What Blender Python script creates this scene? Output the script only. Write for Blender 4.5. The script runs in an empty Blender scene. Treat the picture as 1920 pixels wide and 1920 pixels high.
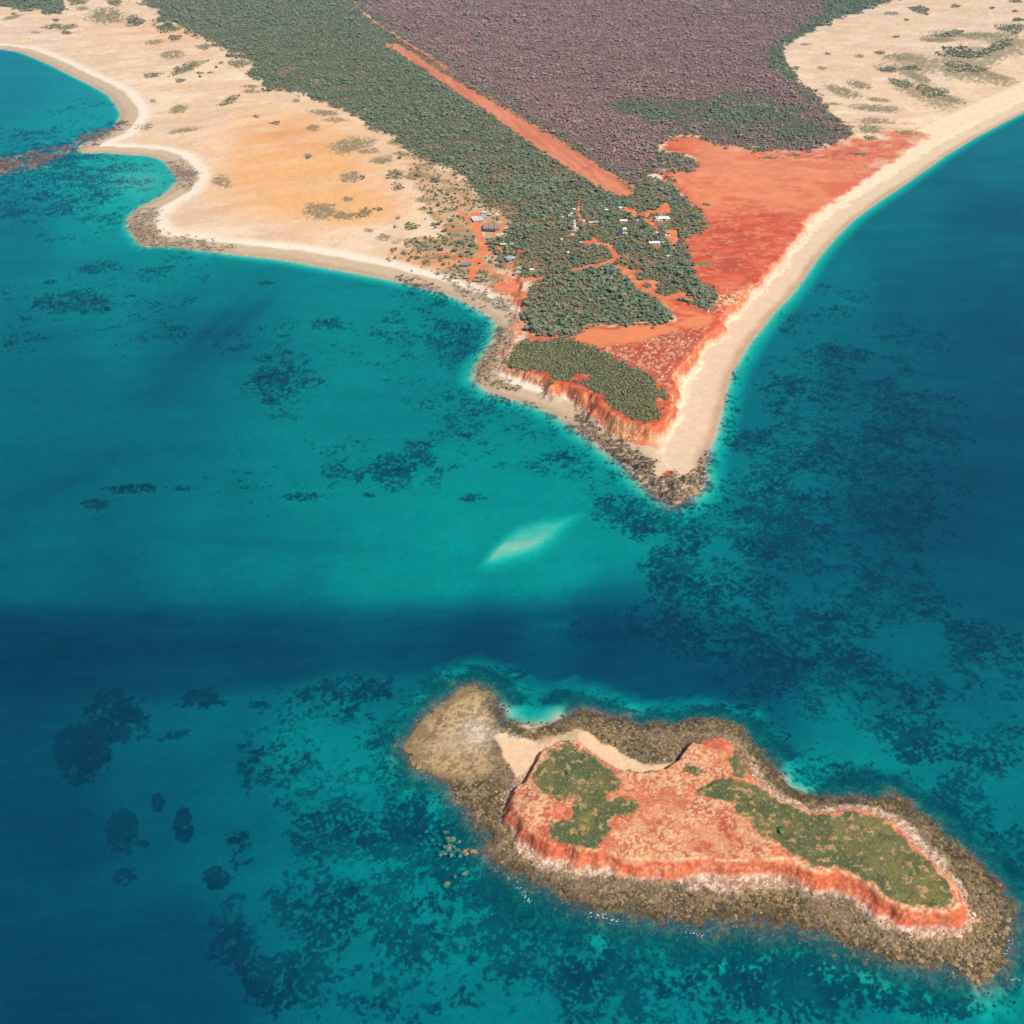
import bpy, bmesh, math, random
import numpy as np
from mathutils import Vector, Matrix

# ------------------------------------------------------------------ camera, sky, sun, exposure
S = bpy.context.scene
COL = S.collection
CAM_H, PITCH, FPX = 412.0, math.radians(33.2), 1925.0      # metres above the sea, look-down angle, focal length (1920 px wide picture)
cam_d = bpy.data.cameras.new('camera')
cam = bpy.data.objects.new('camera', cam_d); COL.objects.link(cam)
cam.location = (0, 0, CAM_H); cam.rotation_euler = (math.pi/2 - PITCH, 0, 0)
cam_d.sensor_width = 36.0; cam_d.lens = 36.0*FPX/1920.0
cam_d.clip_start = 1.0; cam_d.clip_end = 120000.0
S.camera = cam

SUN_EL, SUN_AZ = math.radians(51), math.radians(48)        # azimuth: measured from behind the camera towards its right
sun_dir = Vector((math.cos(SUN_EL)*math.sin(SUN_AZ), -math.cos(SUN_EL)*math.cos(SUN_AZ), math.sin(SUN_EL)))
W = bpy.data.worlds.new('World'); S.world = W; W.use_nodes = True
nt = W.node_tree; nt.nodes.clear()
sky = nt.nodes.new('ShaderNodeTexSky'); sky.sky_type = 'NISHITA'; sky.sun_disc = False
sky.sun_elevation = SUN_EL; sky.sun_rotation = math.atan2(sun_dir.x, sun_dir.y)
bg = nt.nodes.new('ShaderNodeBackground'); bg.inputs[1].default_value = 0.09
wo = nt.nodes.new('ShaderNodeOutputWorld')
nt.links.new(sky.outputs[0], bg.inputs[0]); nt.links.new(bg.outputs[0], wo.inputs[0])
sl = bpy.data.lights.new('sun', 'SUN'); sl.energy = 4.2; sl.angle = math.radians(0.53); sl.color = (1.0, 0.95, 0.87)
so = bpy.data.objects.new('sun', sl); COL.objects.link(so)
so.rotation_euler = sun_dir.to_track_quat('Z', 'Y').to_euler(); so.location = (400, -400, 700)
S.view_settings.view_transform = 'Standard'; S.view_settings.look = 'None'
S.view_settings.exposure = 0.35; S.view_settings.gamma = 1.0; S.view_settings.use_curve_mapping = False
S.cycles.use_denoising = True; S.cycles.denoising_prefilter = 'ACCURATE'
S.cycles.max_bounces = 5; S.cycles.diffuse_bounces = 2; S.cycles.glossy_bounces = 2
S.cycles.transparent_max_bounces = 8; S.cycles.volume_bounces = 0
S.cycles.caustics_reflective = False; S.cycles.caustics_refractive = False

rng = np.random.default_rng(11)
random.seed(5)
K_ALB = 0.72
def lin(c):
    c = np.asarray(c, float)/255.0
    return np.where(c <= 0.04045, c/12.92, ((c+0.055)/1.055)**2.4)
def C(*c): return (lin(c)*K_ALB).astype(np.float32)

# ------------------------------------------------------------------ helpers: projection, noise, outlines
cp, sp = math.cos(PITCH), math.sin(PITCH)
def ray(px, py):
    xc = (np.asarray(px, float)-960)/FPX; yc = (960-np.asarray(py, float))/FPX
    return xc, cp+yc*sp, -sp+yc*cp
def plane(px, py, z=0.0):
    dx, dy, dz = ray(px, py); t = (z-CAM_H)/dz
    return dx*t, dy*t
def project(x, y, z):
    zz = z-CAM_H; dep = y*cp - zz*sp; up = y*sp + zz*cp
    dep = np.maximum(dep, 1.0)
    return 960+FPX*x/dep, 960-FPX*up/dep
TBL = rng.random((256, 256)).astype(np.float32)
def vnoise(x, y):
    xi = np.floor(x); yi = np.floor(y); fx = (x-xi).astype(np.float32); fy = (y-yi).astype(np.float32)
    xi = xi.astype(np.int64) & 255; yi = yi.astype(np.int64) & 255
    fx = fx*fx*(3-2*fx); fy = fy*fy*(3-2*fy); x1 = (xi+1) & 255; y1 = (yi+1) & 255
    a = TBL[yi, xi]; b = TBL[yi, x1]; c = TBL[y1, xi]; d = TBL[y1, x1]
    return a+(b-a)*fx+(c-a)*fy+(a-b-c+d)*fx*fy
def fbm(x, y, s, octv=4, gain=0.55, off=0.0):
    x = x/s+off*17.3; y = y/s+off*9.1
    tot = 0; amp = 1; n = 0
    for _ in range(octv):
        tot = tot+amp*vnoise(x, y); n += amp; amp *= gain
        x, y = x*1.73+y*1.13+5.2, y*1.73-x*1.13+1.3
    v = tot/n
    return np.clip((v-0.5)*1.75+0.5, 0, 1)
def sm(a, b, x):
    t = np.clip((x-a)/(b-a), 0, 1); return t*t*(3-2*t)
def sdf(poly, X, Y, pad=None):
    """signed distance to a closed outline, positive inside; -pad beyond its padded box"""
    P = np.asarray(poly, float); shp = X.shape; X = X.ravel(); Y = Y.ravel()
    if pad is None: sel = slice(None); out = None
    else:
        sel = np.nonzero((X > P[:, 0].min()-pad) & (X < P[:, 0].max()+pad) & (Y > P[:, 1].min()-pad) & (Y < P[:, 1].max()+pad))[0]
        out = np.full(X.shape, -pad, np.float32)
    x = X[sel].astype(np.float32); y = Y[sel].astype(np.float32)
    d2 = np.full(x.shape, 1e12, np.float32); ins = np.zeros(x.shape, bool)
    for i in range(len(P)):
        ax, ay = np.float32(P[i-1][0]), np.float32(P[i-1][1]); bx, by = np.float32(P[i][0]), np.float32(P[i][1])
        ex, ey = bx-ax, by-ay; wx, wy = x-ax, y-ay
        t = np.clip((wx*ex+wy*ey)/(ex*ex+ey*ey+1e-9), 0, 1)
        qx = wx-ex*t; qy = wy-ey*t
        np.minimum(d2, qx*qx+qy*qy, out=d2)
        c = ((ay > y) != (by > y))
        if ey != 0: ins ^= c & (wx < ex*wy/ey)
    d = np.sqrt(d2); d = np.where(ins, d, -d)
    if out is None: return d.reshape(shp)
    out[sel] = d; return out.reshape(shp)
def idw(pts, vals, X, Y, p=2.0, soft=400.0):
    num = 0; den = 0
    for (a, b), v in zip(pts, vals):
        w = 1.0/((X-a)**2+(Y-b)**2+soft)**p
        num = num+w*v; den = den+w
    return num/den
def mix(c, col, m):
    return c+(np.asarray(col, np.float32)-c)*m[..., None]

# ------------------------------------------------------------------ outlines traced on the ground (picture coordinates of the 1920 px photograph)
COAST = [(0,92),(33,97),(60,107),(93,121),(120,135),(150,150),(180,165),(205,180),(218,198),(227,213),(222,226),(214,238),(198,252),(172,262),(150,274),(146,284),(165,288),(190,286),(235,289),(280,292),(305,300),(322,318),(334,338),(315,360),(290,375),(262,388),(242,405),(240,425),(255,450),(270,462),
 (330,463),(380,470),(450,478),(530,487),(600,500),(660,511),(720,522),(780,536),(840,552),(873,567),(900,583),(920,593),(930,603),(932,620),(927,637),(913,660),(897,683),(893,698),(890,710),
 (907,727),(923,737),(957,747),(993,757),(1027,770),(1060,790),(1087,810),(1120,833),(1150,857),(1173,873),(1193,897),(1220,920),(1240,937),(1260,949),(1287,938),(1313,920),(1324,900),(1320,876),(1327,850),
 (1333,833),(1343,810),(1350,783),(1357,753),(1363,727),(1373,697),(1387,673),(1407,640),(1427,617),(1453,583),(1480,557),(1505,525),(1532,485),(1565,447),(1600,412),(1650,376),(1700,343),(1740,315),(1780,287),(1830,257),(1880,231),(1920,211),
 (2000,170),(2150,100),(2400,0),(2900,-120)]
COAST_W = [plane(a, b) for a, b in COAST] + [(16000, 9000), (30000, 60000), (-30000, 60000), (-16000, 9000)] + [plane(a, b) for a, b in [(-2200,-120),(-1200,-20),(-600,50),(-250,75),(-80,85)]]
PLAT = [(947,690,6),(987,700,9),(1020,702,11),(1037,716,12),(1067,720,13),(1093,730,14),(1113,740,14),(1130,757,14),(1157,771,14),(1173,786,14),(1200,794,14),(1223,801,14),(1240,791,14),(1253,773,14),(1260,753,14),(1258,733,14),(1261,710,14),
 (1271,687,14),(1288,667,14),(1313,640,14),(1337,613,13),(1352,593,13),(1360,575,12),(1385,555,11),(1405,535,10),(1432,505,9),(1462,472,9),(1490,440,8),(1503,408,7),(1550,380,5),(1600,345,4),(1640,318,4),(1700,283,4),(1738,250,4),
 (1600,230,8),(1300,240,10),(1100,320,11),(985,440,10),(975,540,7),(985,580,6),(972,610,5),(962,640,5),(950,665,5)]
PLAT_W = [plane(a, b, z) for a, b, z in PLAT]
ISHORE = [(761,1397),(782,1372),(804,1344),(823,1319),(854,1294),(889,1283),(914,1290),(936,1307),(948,1329),(957,1344),(979,1357),(1007,1357),(1029,1354),(1048,1344),(1070,1327),(1095,1330),(1126,1338),(1167,1344),(1195,1357),(1226,1354),(1267,1357),(1298,1351),
 (1313,1350),(1347,1351),(1387,1361),(1413,1385),(1437,1411),(1460,1437),(1480,1467),(1507,1487),(1547,1493),(1587,1493),(1620,1487),(1663,1485),(1700,1500),(1733,1523),(1773,1557),(1813,1587),(1847,1620),(1877,1657),(1893,1693),(1897,1737),(1890,1780),(1867,1813),(1830,1828),
 (1780,1820),(1730,1810),(1680,1800),(1647,1788),(1597,1772),(1547,1752),(1480,1735),(1413,1735),(1347,1738),(1300,1742),(1220,1727),(1158,1711),(1095,1696),(1048,1675),(1001,1661),(970,1643),(945,1624),(926,1598),(914,1566),(897,1535),(878,1507),(860,1488),(848,1462),(823,1451),(795,1448),(776,1426)]
ISHORE_W = [plane(a, b) for a, b in ISHORE]
ITOP_S = [(1001,1435),(986,1460),(967,1476),(964,1491),(970,1507),(986,1526),(992,1551),(1006,1566),(1020,1575),(1032,1582),(1061,1583),(1089,1594),(1136,1594),(1189,1605),(1251,1607),(1320,1605),(1347,1613),(1413,1613),(1467,1607),(1500,1613),(1527,1627),(1567,1627),(1607,1643),(1640,1663),(1663,1683),(1697,1697),(1740,1705),(1777,1703),(1790,1690)]
ITOP_N = [(1784,1663),(1763,1633),(1740,1607),(1712,1580),(1682,1547),(1657,1533),(1630,1521),(1593,1518),(1557,1526),(1520,1524),(1480,1508),(1447,1494),(1420,1467),(1407,1453),(1393,1423),(1377,1393),(1353,1381),(1323,1384),(1300,1388),(1290,1401),(1280,1415),(1279,1424),(1251,1442),(1207,1452),(1164,1445),(1136,1430),(1111,1411),(1079,1392),(1050,1391),(1020,1407)]
ITOP_W = [plane(a, b, 8.2) for a, b in ITOP_S] + [plane(a, b, 5.8) for a, b in ITOP_N]

# ------------------------------------------------------------------ terrain grid: spacing grows with distance from the camera
rows_py = np.arange(2075.0, -25.0, -2.2)
Yr = plane(960, rows_py)[1]
Yr = np.concatenate([[Yr[0]*0.2, Yr[0]*0.6], Yr, Yr[-1]*np.geomspace(1.03, 17, 34)])
halfw = (Yr*cp+CAM_H*sp)*1110/FPX
sc = np.linspace(-1, 1, 1010)
ex = np.array([1.06, 1.15, 1.3, 1.6, 2.2, 3.5, 6.0])
Sc = np.concatenate([-ex[::-1], sc, ex])
NR, NC = len(Yr), len(Sc)
GX = (halfw[:, None]*Sc[None, :]); GY = np.repeat(Yr[:, None], NC, 1)

d_main = sdf(COAST_W, GX, GY)
e_main = sdf(PLAT_W, GX, GY, 400.0)
d_isl = sdf(ISHORE_W, GX, GY, 600.0)
e_isl = sdf(ITOP_W, GX, GY, 600.0)

n_big = fbm(GX, GY, 90, 4, off=1); n_mid = fbm(GX, GY, 22, 4, off=2); n_fine = fbm(GX, GY, 6, 3, off=3); n_tiny = fbm(GX, GY, 1.9, 2, off=4)
n_huge = fbm(GX, GY, 420, 4, off=5)

d_isl = np.where(d_isl > -599, d_isl+(n_mid-0.55)*7+(n_fine-0.5)*3.5, d_isl)
# mainland height
dm = np.maximum(d_main, 0)
base = 0.06*np.minimum(dm, 40)+6.5*sm(40, 330, dm)+(n_big-0.5)*3.4*sm(50, 160, dm)+(n_mid-0.5)*0.9*sm(40, 90, dm)+(n_huge-0.5)*6*sm(300, 900, dm)
zp = idw([plane(a, b, z) for a, b, z in PLAT], [z for _, _, z in PLAT], GX, GY, 1.5, 900.0)
gull = fbm(GX, GY, 9, 3, off=7)
run = 6+1.6*gull+13*n_mid
edge = e_main+(n_mid-0.5)*7+(n_fine-0.5)*0.6
s_cl = sm(-1, 1, (edge/run)*2+1)
zpl = np.maximum(zp, base)+(n_mid-0.5)*0.7
z_main = base*(1-s_cl)+zpl*s_cl
cliff_m = np.clip(4*s_cl*(1-s_cl), 0, 1)*np.clip((zp-base-1.0)/3.0, 0, 1)
z_main = z_main+(fbm(GX, GY, 4, 3, off=8)-0.5)*0.9*cliff_m

# island height
U0, V0 = project(GX, GY, np.full_like(GX, 6.0))
mid = np.interp(U0, [940, 1020, 1300, 1500, 1660, 1830], [1500, 1480, 1500, 1560, 1600, 1690])
south = sm(-45, 45, V0-mid)
zt = 5.8+2.4*south+(n_big-0.5)*2.2+(n_mid-0.5)*0.9+(n_fine-0.5)*0.35
de = np.maximum(d_isl, 0); ee = np.maximum(-e_isl, 0)
z_ap = 2.0*np.power(de/(de+ee+1e-3), 0.9)*np.clip(de/5, 0, 1)
z_ap = z_ap*sm(900, 980, U0) + 0.9*np.clip(de/18, 0, 1)*(1-sm(900, 980, U0))
run_i = 1.3+(2.6+7.5*n_mid)*south+0.8*gull
edge_i = e_isl+(n_fine-0.5)*0.4+(n_mid-0.5)*2.6+(n_tiny-0.5)*0.35
s_ci = sm(-1, 1, (edge_i/run_i)*2+1)
z_isl = z_ap*(1-s_ci)+np.maximum(zt, z_ap)*s_ci
cliff_i = np.clip(4*s_ci*(1-s_ci), 0, 1)
z_isl = z_isl+((n_tiny-0.5)*0.45+(n_mid-0.5)*1.2)*cliff_i

# sea floor: optical thickness wanted at places, turned into metres of water
TAU = [(1050,1040,.62),(860,1030,.68),(700,1050,.82),(400,1000,1.35),(100,1000,1.7),(300,800,1.6),(100,700,1.65),(330,640,1.5),(600,900,1.05),(800,760,1.05),(700,600,.95),(200,530,1.1),(50,420,1.35),(20,170,1.1),(120,215,.7),(230,350,.42),(280,330,.36),(150,330,.5),(200,310,.4),
 (120,380,.75),(900,900,.8),(1100,930,.75),(1170,1030,.75),(100,1070,1.8),(500,1070,1.2),(850,1075,.75),(1000,1085,.7),(100,1180,2.6),(500,1180,2.4),(900,1180,2.2),(1150,1180,2.3),(1350,1250,2.3),(300,1250,2.4),
 (60,1500,2.9),(60,1350,2.9),(300,1450,2.1),(400,1350,1.9),(420,1500,1.7),(60,1850,3.0),(300,1800,2.7),(550,1600,1.4),(700,1400,.95),(560,1400,1.05),(700,1600,1.1),(820,1700,1.1),(680,1850,1.35),(1000,1850,1.15),(1300,1880,1.1),(1800,1890,1.3),
 (1480,1040,2.0),(1700,1000,2.3),(1850,900,2.5),(1850,600,2.4),(1850,420,2.1),(1700,560,2.2),(1600,700,2.0),(1450,760,1.4),(1400,900,1.1),(1500,640,1.5),(1560,520,1.3),(1700,400,1.5),(1880,290,1.4),(1330,1020,1.1),(1650,1250,1.8),(1850,1300,1.6),(1550,1330,1.2),(1620,1420,.9),(1500,1450,.75),(1850,1450,1.15),
 (1000,1335,.5),(960,1300,.9),(1100,1310,1.5),(1200,1300,2.2),(1270,1325,1.9),(1350,1310,2.3),(1450,1340,1.9),(850,1262,1.9),(760,1270,1.7),(1850,1100,2.3),(-150,1500,2.9),(2070,700,2.6),(2070,1500,1.8)]
Us, Vs = project(GX, GY, np.zeros_like(GX))
tau = idw([(a, b) for a, b, _ in TAU], [t for _, _, t in TAU], Us, Vs*1.0, 2.0, 3600.0)
CHAN = [(-200,1122),(0,1116),(300,1110),(600,1114),(850,1108),(1050,1090),(1190,1066),(1260,1090),(1400,1150),(1560,1160),(1600,1240),(1420,1345),(1300,1318),(1150,1290),(1000,1290),(850,1262),(650,1262),(400,1290),(-200,1300)]
streak = fbm(GX*0.22+GY*0.12, GY-GX*0.06, 22, 5, 0.62, off=12)
ch = sdf(CHAN, Us, Vs+(n_big-0.5)*16+(streak-0.5)*14, 300.0)
chs = sm(1080, 1180, Us)
tau = tau+1.05*sm(-10-34*chs, 46+70*chs, ch)*(1-0.35*sm(1100, 1400, Us))*(0.82+0.36*streak)
sbp = sdf([(898,1056),(912,1032),(940,1004),(975,982),(1015,972),(1088,962),(1064,988),(1040,1016),(1005,1040),(955,1054),(920,1062)], Us, Vs+(n_big-.5)*10, 80.0)
tau = tau*(1-np.clip(0.84*sm(-14, 20, sbp)*(0.8+0.35*streak), 0, .93))
def els(cx, cy, rx, ry, rot):
    c, q = math.cos(math.radians(rot)), math.sin(math.radians(rot)); return np.exp(-((((Us-cx)*c+(Vs-cy)*q)/rx)**2+((-(Us-cx)*q+(Vs-cy)*c)/ry)**2))
tau = tau+0.5*els(385, 615, 70, 11, -40)+0.5*els(445, 600, 75, 13, -38)+0.35*els(330, 700, 120, 40, -30)+0.25*els(520, 1010, 200, 14, 4)+0.25*els(150, 880, 120, 22, -25)
reef_l = sdf([(-150,300),(0,296),(60,284),(110,266),(160,250),(200,238),(205,250),(180,262),(150,272),(130,290),(100,306),(60,322),(0,334),(-150,350)], Us, Vs+(n_mid-.5)*16, 120.0)
tau = tau*(1-0.82*sm(-10, 14, reef_l))*(1-0.5*els(265, 340, 80, 45, 0))
tau = tau*(1+0.10*(n_huge-0.5)+0.16*(n_big-0.5))
tau = tau*(1+0.16*(streak-0.5))
dep_ang = np.arctan2(CAM_H, np.hypot(GX, GY))
KG = 0.12
depth = np.maximum(tau, 0.1)/(KG*(1/math.sin(SUN_EL)+1/np.sin(dep_ang)))
ds = np.where(-d_main < np.where(d_isl > -599, -d_isl, 1e6), -d_main, -d_isl); ds = np.maximum(ds, 0)
near_isl = (-d_isl < -d_main)
slope = np.where(near_isl, 0.055+0.075*(1-south)*sm(1120, 1200, U0), 0.036+0.06*sm(1300, 1380, U0))
k = 0.5; a_ = slope*ds+0.0045*ds*ds; h_ = np.clip(0.5+0.5*(depth-a_)/k, 0, 1)
depth = np.maximum(depth*(1-h_)+a_*h_-k*h_*(1-h_), 0.02*np.minimum(ds, 1))
z_sea = -depth-0.02
is_land = d_main > 0; is_isl = d_isl > 0
# reef blocks lift the floor a little
GZ = np.where(is_isl, z_isl, np.where(is_land, z_main, z_sea))

# ------------------------------------------------------------------ zones (weights per grid point) and their own colours
U, V = project(GX, GY, GZ)
def zone(poly, soft=2.0, amp=0.0, noise=None, pad=60.0):
    s = sdf(poly, U, V, pad)
    if amp: s = s+((n_mid if noise is None else noise)-0.5)*2*amp
    return sm(-soft, soft, s)
def ell(cx, cy, rx, ry, rot=0.0):
    c, s = math.cos(math.radians(rot)), math.sin(math.radians(rot))
    x = U-cx; y = V-cy
    return np.sqrt(((x*c+y*s)/rx)**2+((-x*s+y*c)/ry)**2)
FOREST = [(290,-60),(268,4),(298,16),(305,30),(290,42),(335,44),(350,56),(375,66),(408,80),(430,98),(468,112),(480,122),(465,138),(490,150),(502,166),(540,168),(575,176),(600,188),(640,205),(668,215),(685,232),(712,245),(742,256),(770,285),(800,300),(860,325),(890,350),(905,385),(935,395),(958,420),
 (945,440),(925,450),(925,470),(940,478),(935,496),(955,500),(975,520),(1000,528),(985,545),(975,560),(985,600),(990,622),(1012,632),(1050,628),(1085,622),(1100,612),(1150,608),(1200,606),(1240,608),(1265,600),(1258,583),(1245,570),(1262,562),(1290,565),(1300,578),(1340,582),(1350,565),(1335,545),(1312,535),(1300,510),(1290,480),(1285,450),(1300,440),(1335,428),(1312,402),(1285,375),(1265,345),(1240,338),(1215,330),(1190,345),
 (1196,368),(1150,330),(1080,285),(1010,245),(950,208),(900,180),(860,155),(817,128),(780,101),(740,66),(727,58),(680,24),(663,0),(650,-60)]
PURPLE = [(650,-60),(663,0),(680,22),(727,56),(780,92),(840,132),(900,172),(960,205),(1020,243),(1080,278),(1140,318),(1190,345),(1215,330),(1245,318),(1300,322),(1305,305),(1270,290),(1240,285),(1230,272),(1262,255),(1300,252),(1345,270),(1400,276),(1430,280),(1520,280),(1600,250),(1562,222),(1545,195),(1520,170),(1490,150),(1465,115),(1455,90),(1510,58),(1560,35),(1640,8),(1700,-10),(1760,-60)]
GREEN2 = [(1160,205),(1200,196),(1250,192),(1300,196),(1350,182),(1400,180),(1460,190),(1500,200),(1540,225),(1560,245),(1537,265),(1520,277),(1440,280),(1400,268),(1360,262),(1310,252),(1270,250),(1230,235),(1205,218)]
GREEN3 = [(1436,115),(1450,85),(1500,55),(1545,30),(1530,-60),(1800,-60),(1700,-10),(1640,12),(1560,38),(1512,62),(1468,85),(1468,110),(1495,150),(1480,150)]
GREEN4 = [(-300,-20),(-20,8),(40,18),(75,18),(85,26),(110,25),(125,15),(115,0),(110,-60),(-300,-60)]
MOUND = [(953,673),(973,647),(1000,640),(1040,637),(1073,640),(1107,650),(1140,663),(1173,683),(1207,697),(1223,707),(1230,727),(1243,730),(1253,740),(1250,757),(1238,770),(1237,786),(1213,792),(1187,786),(1167,775),(1140,755),(1120,738),(1100,727),(1073,717),(1040,714),(1027,698),(1000,695),(973,695),(943,686)]
SPARSE = [(735,260),(790,295),(860,322),(900,380),(880,430),(900,480),(960,520),(985,560),(960,560),(900,538),(850,518),(800,500),(740,495),(700,480),(750,455),(800,450),(840,430),(800,390),(770,340)]
RUNWAY = [(723,86),(743,97),(767,113),(817,147),(853,173),(890,197),(933,223),(967,250),(1017,283),(1067,317),(1117,350),(1163,371),(1193,365),(1147,327),(1077,283),(1010,243),(950,207),(900,177),(860,155),(817,130),(787,107),(760,90),(747,82),(725,80)]
RED = [(1232,326),(1250,322),(1300,322),(1305,300),(1270,288),(1240,280),(1262,258),(1300,254),(1345,272),(1440,284),(1520,286),(1600,265),(1650,262),(1736,247),(1738,262),(1700,287),(1640,324),(1600,350),(1562,380),(1512,405),(1503,430),(1475,468),(1443,507),(1408,548),(1400,590),(1375,610),(1340,647),(1293,697),(1280,740),(1270,790),(1255,830),(1235,846),(1200,840),(1150,815),(1107,776),(1065,748),(1040,737),(1000,722),(960,708),(935,692),(950,660),(965,635),(972,600),(985,600),(1000,630),(1050,628),(1100,612),(1200,606),(1265,600),(1258,583),(1245,570),(1225,552),(1205,545),(1190,528),(1180,510),(1150,495),(1090,450),(1150,440),(1160,380),(1300,390),(1285,375)]
ORANGE = [(1240,278),(1300,256),(1400,275),(1520,290),(1600,300),(1625,330),(1560,378),(1505,398),(1420,388),(1330,398),(1292,372),(1270,335),(1300,322),(1306,300)]
OR2 = [(1020,636),(1050,628),(1085,624),(1120,614),(1180,612),(1260,607),(1310,590),(1345,590),(1330,608),(1260,620),(1200,640),(1120,648),(1080,640),(1040,636)]
SPECK = [(1100,652),(1180,648),(1260,622),(1330,612),(1310,640),(1285,668),(1262,700),(1255,730),(1235,715),(1205,690),(1170,675)]
CREAM = [(1336,558),(1362,548),(1396,544),(1400,556),(1362,572),(1350,592),(1326,602),(1326,585)]
def polyline(pts, w):
    d = np.full(U.shape, 1e3, np.float32)
    P = np.asarray(pts, float)
    sel = np.nonzero((U > P[:, 0].min()-30) & (U < P[:, 0].max()+30) & (V > P[:, 1].min()-30) & (V < P[:, 1].max()+30))
    u = U[sel]; v = V[sel]; dd = np.full(u.shape, 1e3)
    for (ax, ay), (bx, by) in zip(pts[:-1], pts[1:]):
        exx, eyy = bx-ax, (by-ay)*2.0; wx = u-ax; wy = (v-ay)*2.0
        t = np.clip((wx*exx+wy*eyy)/(exx*exx+eyy*eyy+1e-9), 0, 1)
        dd = np.minimum(dd, np.hypot(wx-exx*t, wy-eyy*t))
    d[sel] = dd
    return sm(-1.6, 1.6, w-d+(n_fine-0.5)*4)
TRACKS = [([(1098,453),(1115,455),(1140,458),(1149,470),(1156,482),(1143,493)],4.5),([(1115,455),(1113,447)],3),([(1143,493),(1102,500),(1070,507)],3.5),([(1029,517),(1000,523),(968,527),(950,520),(929,513),(907,502),(895,496)],4.5),([(1157,500),(1180,510),(1193,530),(1207,543),(1223,550),(1240,558),(1257,573),(1273,582),(1300,588)],6),
 ([(1195,531),(1215,526),(1228,530),(1226,540),(1210,544)],4.5),([(1245,560),(1262,556),(1277,551),(1297,562)],5.5),([(893,400),(892,424),(898,440),(904,456),(910,470),(901,481),(895,493),(889,509),(882,524)],6.5),([(889,426),(867,429),(820,428)],2.5),([(862,396),(876,408),(892,424)],3),
 ([(880,384),(881,378),(870,372)],1.5),([(1272,429),(1300,427),(1345,424)],2.2),([(958,527),(975,533)],4),([(942,405),(944,420),(940,432),(925,440)],2.5),([(932,463),(945,472)],4),([(825,475),(850,482),(895,493)],5),([(1090,415),(1085,400),(1087,385),(1090,375)],2.2),([(1095,418),(1105,420)],2.5),([(958,495),(962,506),(968,512)],2),
 ([(727,58),(743,68),(780,90),(817,113),(840,130)],2.4),([(840,130),(960,208),(1080,285),(1190,352)],1.0),([(663,0),(680,24),(727,58)],1.0),([(1213,413),(1225,424),(1236,434)],4),([(1065,443),(1072,448)],4),([(1080,432),(1090,430)],3),([(900,470),(922,476)],3)]
PADS = [[(888,398),(895,397),(914,407),(913,413),(902,418),(893,426),(884,417),(872,409),(866,404),(876,404)],[(871,504),(895,493),(908,504),(890,518),(888,527),(880,526),(879,512)],[(1160,385),(1167,392),(1182,402),(1198,405),(1217,407),(1223,402),(1248,402),(1262,398),(1262,390),(1252,383),(1240,380),(1238,388),(1223,393),(1215,395),(1195,398),(1187,390),(1173,390)],
 [(1248,430),(1270,430),(1275,456),(1271,459),(1258,454),(1265,461),(1263,469),(1247,449),(1246,440)],[(1148,480),(1166,481),(1158,490),(1142,494),(1150,500),(1173,498),(1186,503),(1205,505),(1208,514),(1186,512),(1180,520),(1168,512),(1155,506),(1143,497)],[(1212,412),(1220,408),(1230,418),(1222,424)],[(925,530),(950,528),(965,535),(985,545),(998,552),(975,560),(950,550),(930,545)]]
nmf = 0.5*n_mid+0.5*n_fine; z_for = zone(FOREST, 5.0, 11, nmf); z_pur = zone(PURPLE, 5.0, 10, nmf); z_g2 = zone(GREEN2, 16, 22, n_big); z_g3 = zone(GREEN3, 2.5, 5); z_g4 = zone(GREEN4, 2, 4)
z_mnd = zone(MOUND, 3.5, 8, nmf); z_spa = zone(SPARSE, 8, 16); z_run = zone(RUNWAY, 0.8, 1.6, n_fine, 20)
z_red = zone(RED, 2.5, 5); farred = sm(1280, 1340, U)*sm(345, 300, V); z_red = z_red*(1-farred)+farred*zone(RED, 15, 20)*(0.75+0.25*n_fine); z_ora = zone(ORANGE, 14, 18, n_big); z_or2 = zone(OR2, 4, 5); z_spk = zone(SPECK, 8, 10); z_crm = zone(CREAM, 3, 5)
z_trk = np.zeros_like(U)
for pts, w in TRACKS: z_trk = np.maximum(z_trk, polyline(pts, w*1.25))
for p in PADS: z_trk = np.maximum(z_trk, zone(p, 1.5, 3.0, n_fine, 20))
cut = sm(1.2, 0.8, ell(1088, 708, 18, 8)+(n_fine-0.5)*0.8)+sm(1.2, .8, ell(1237, 757, 9, 11)+(n_fine-.5)*.6)+sm(1.2, .8, ell(1247, 778, 5, 5)+(n_fine-.5)*.6)
z_mnd = z_mnd*(1-np.clip(cut, 0, 1))

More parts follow.
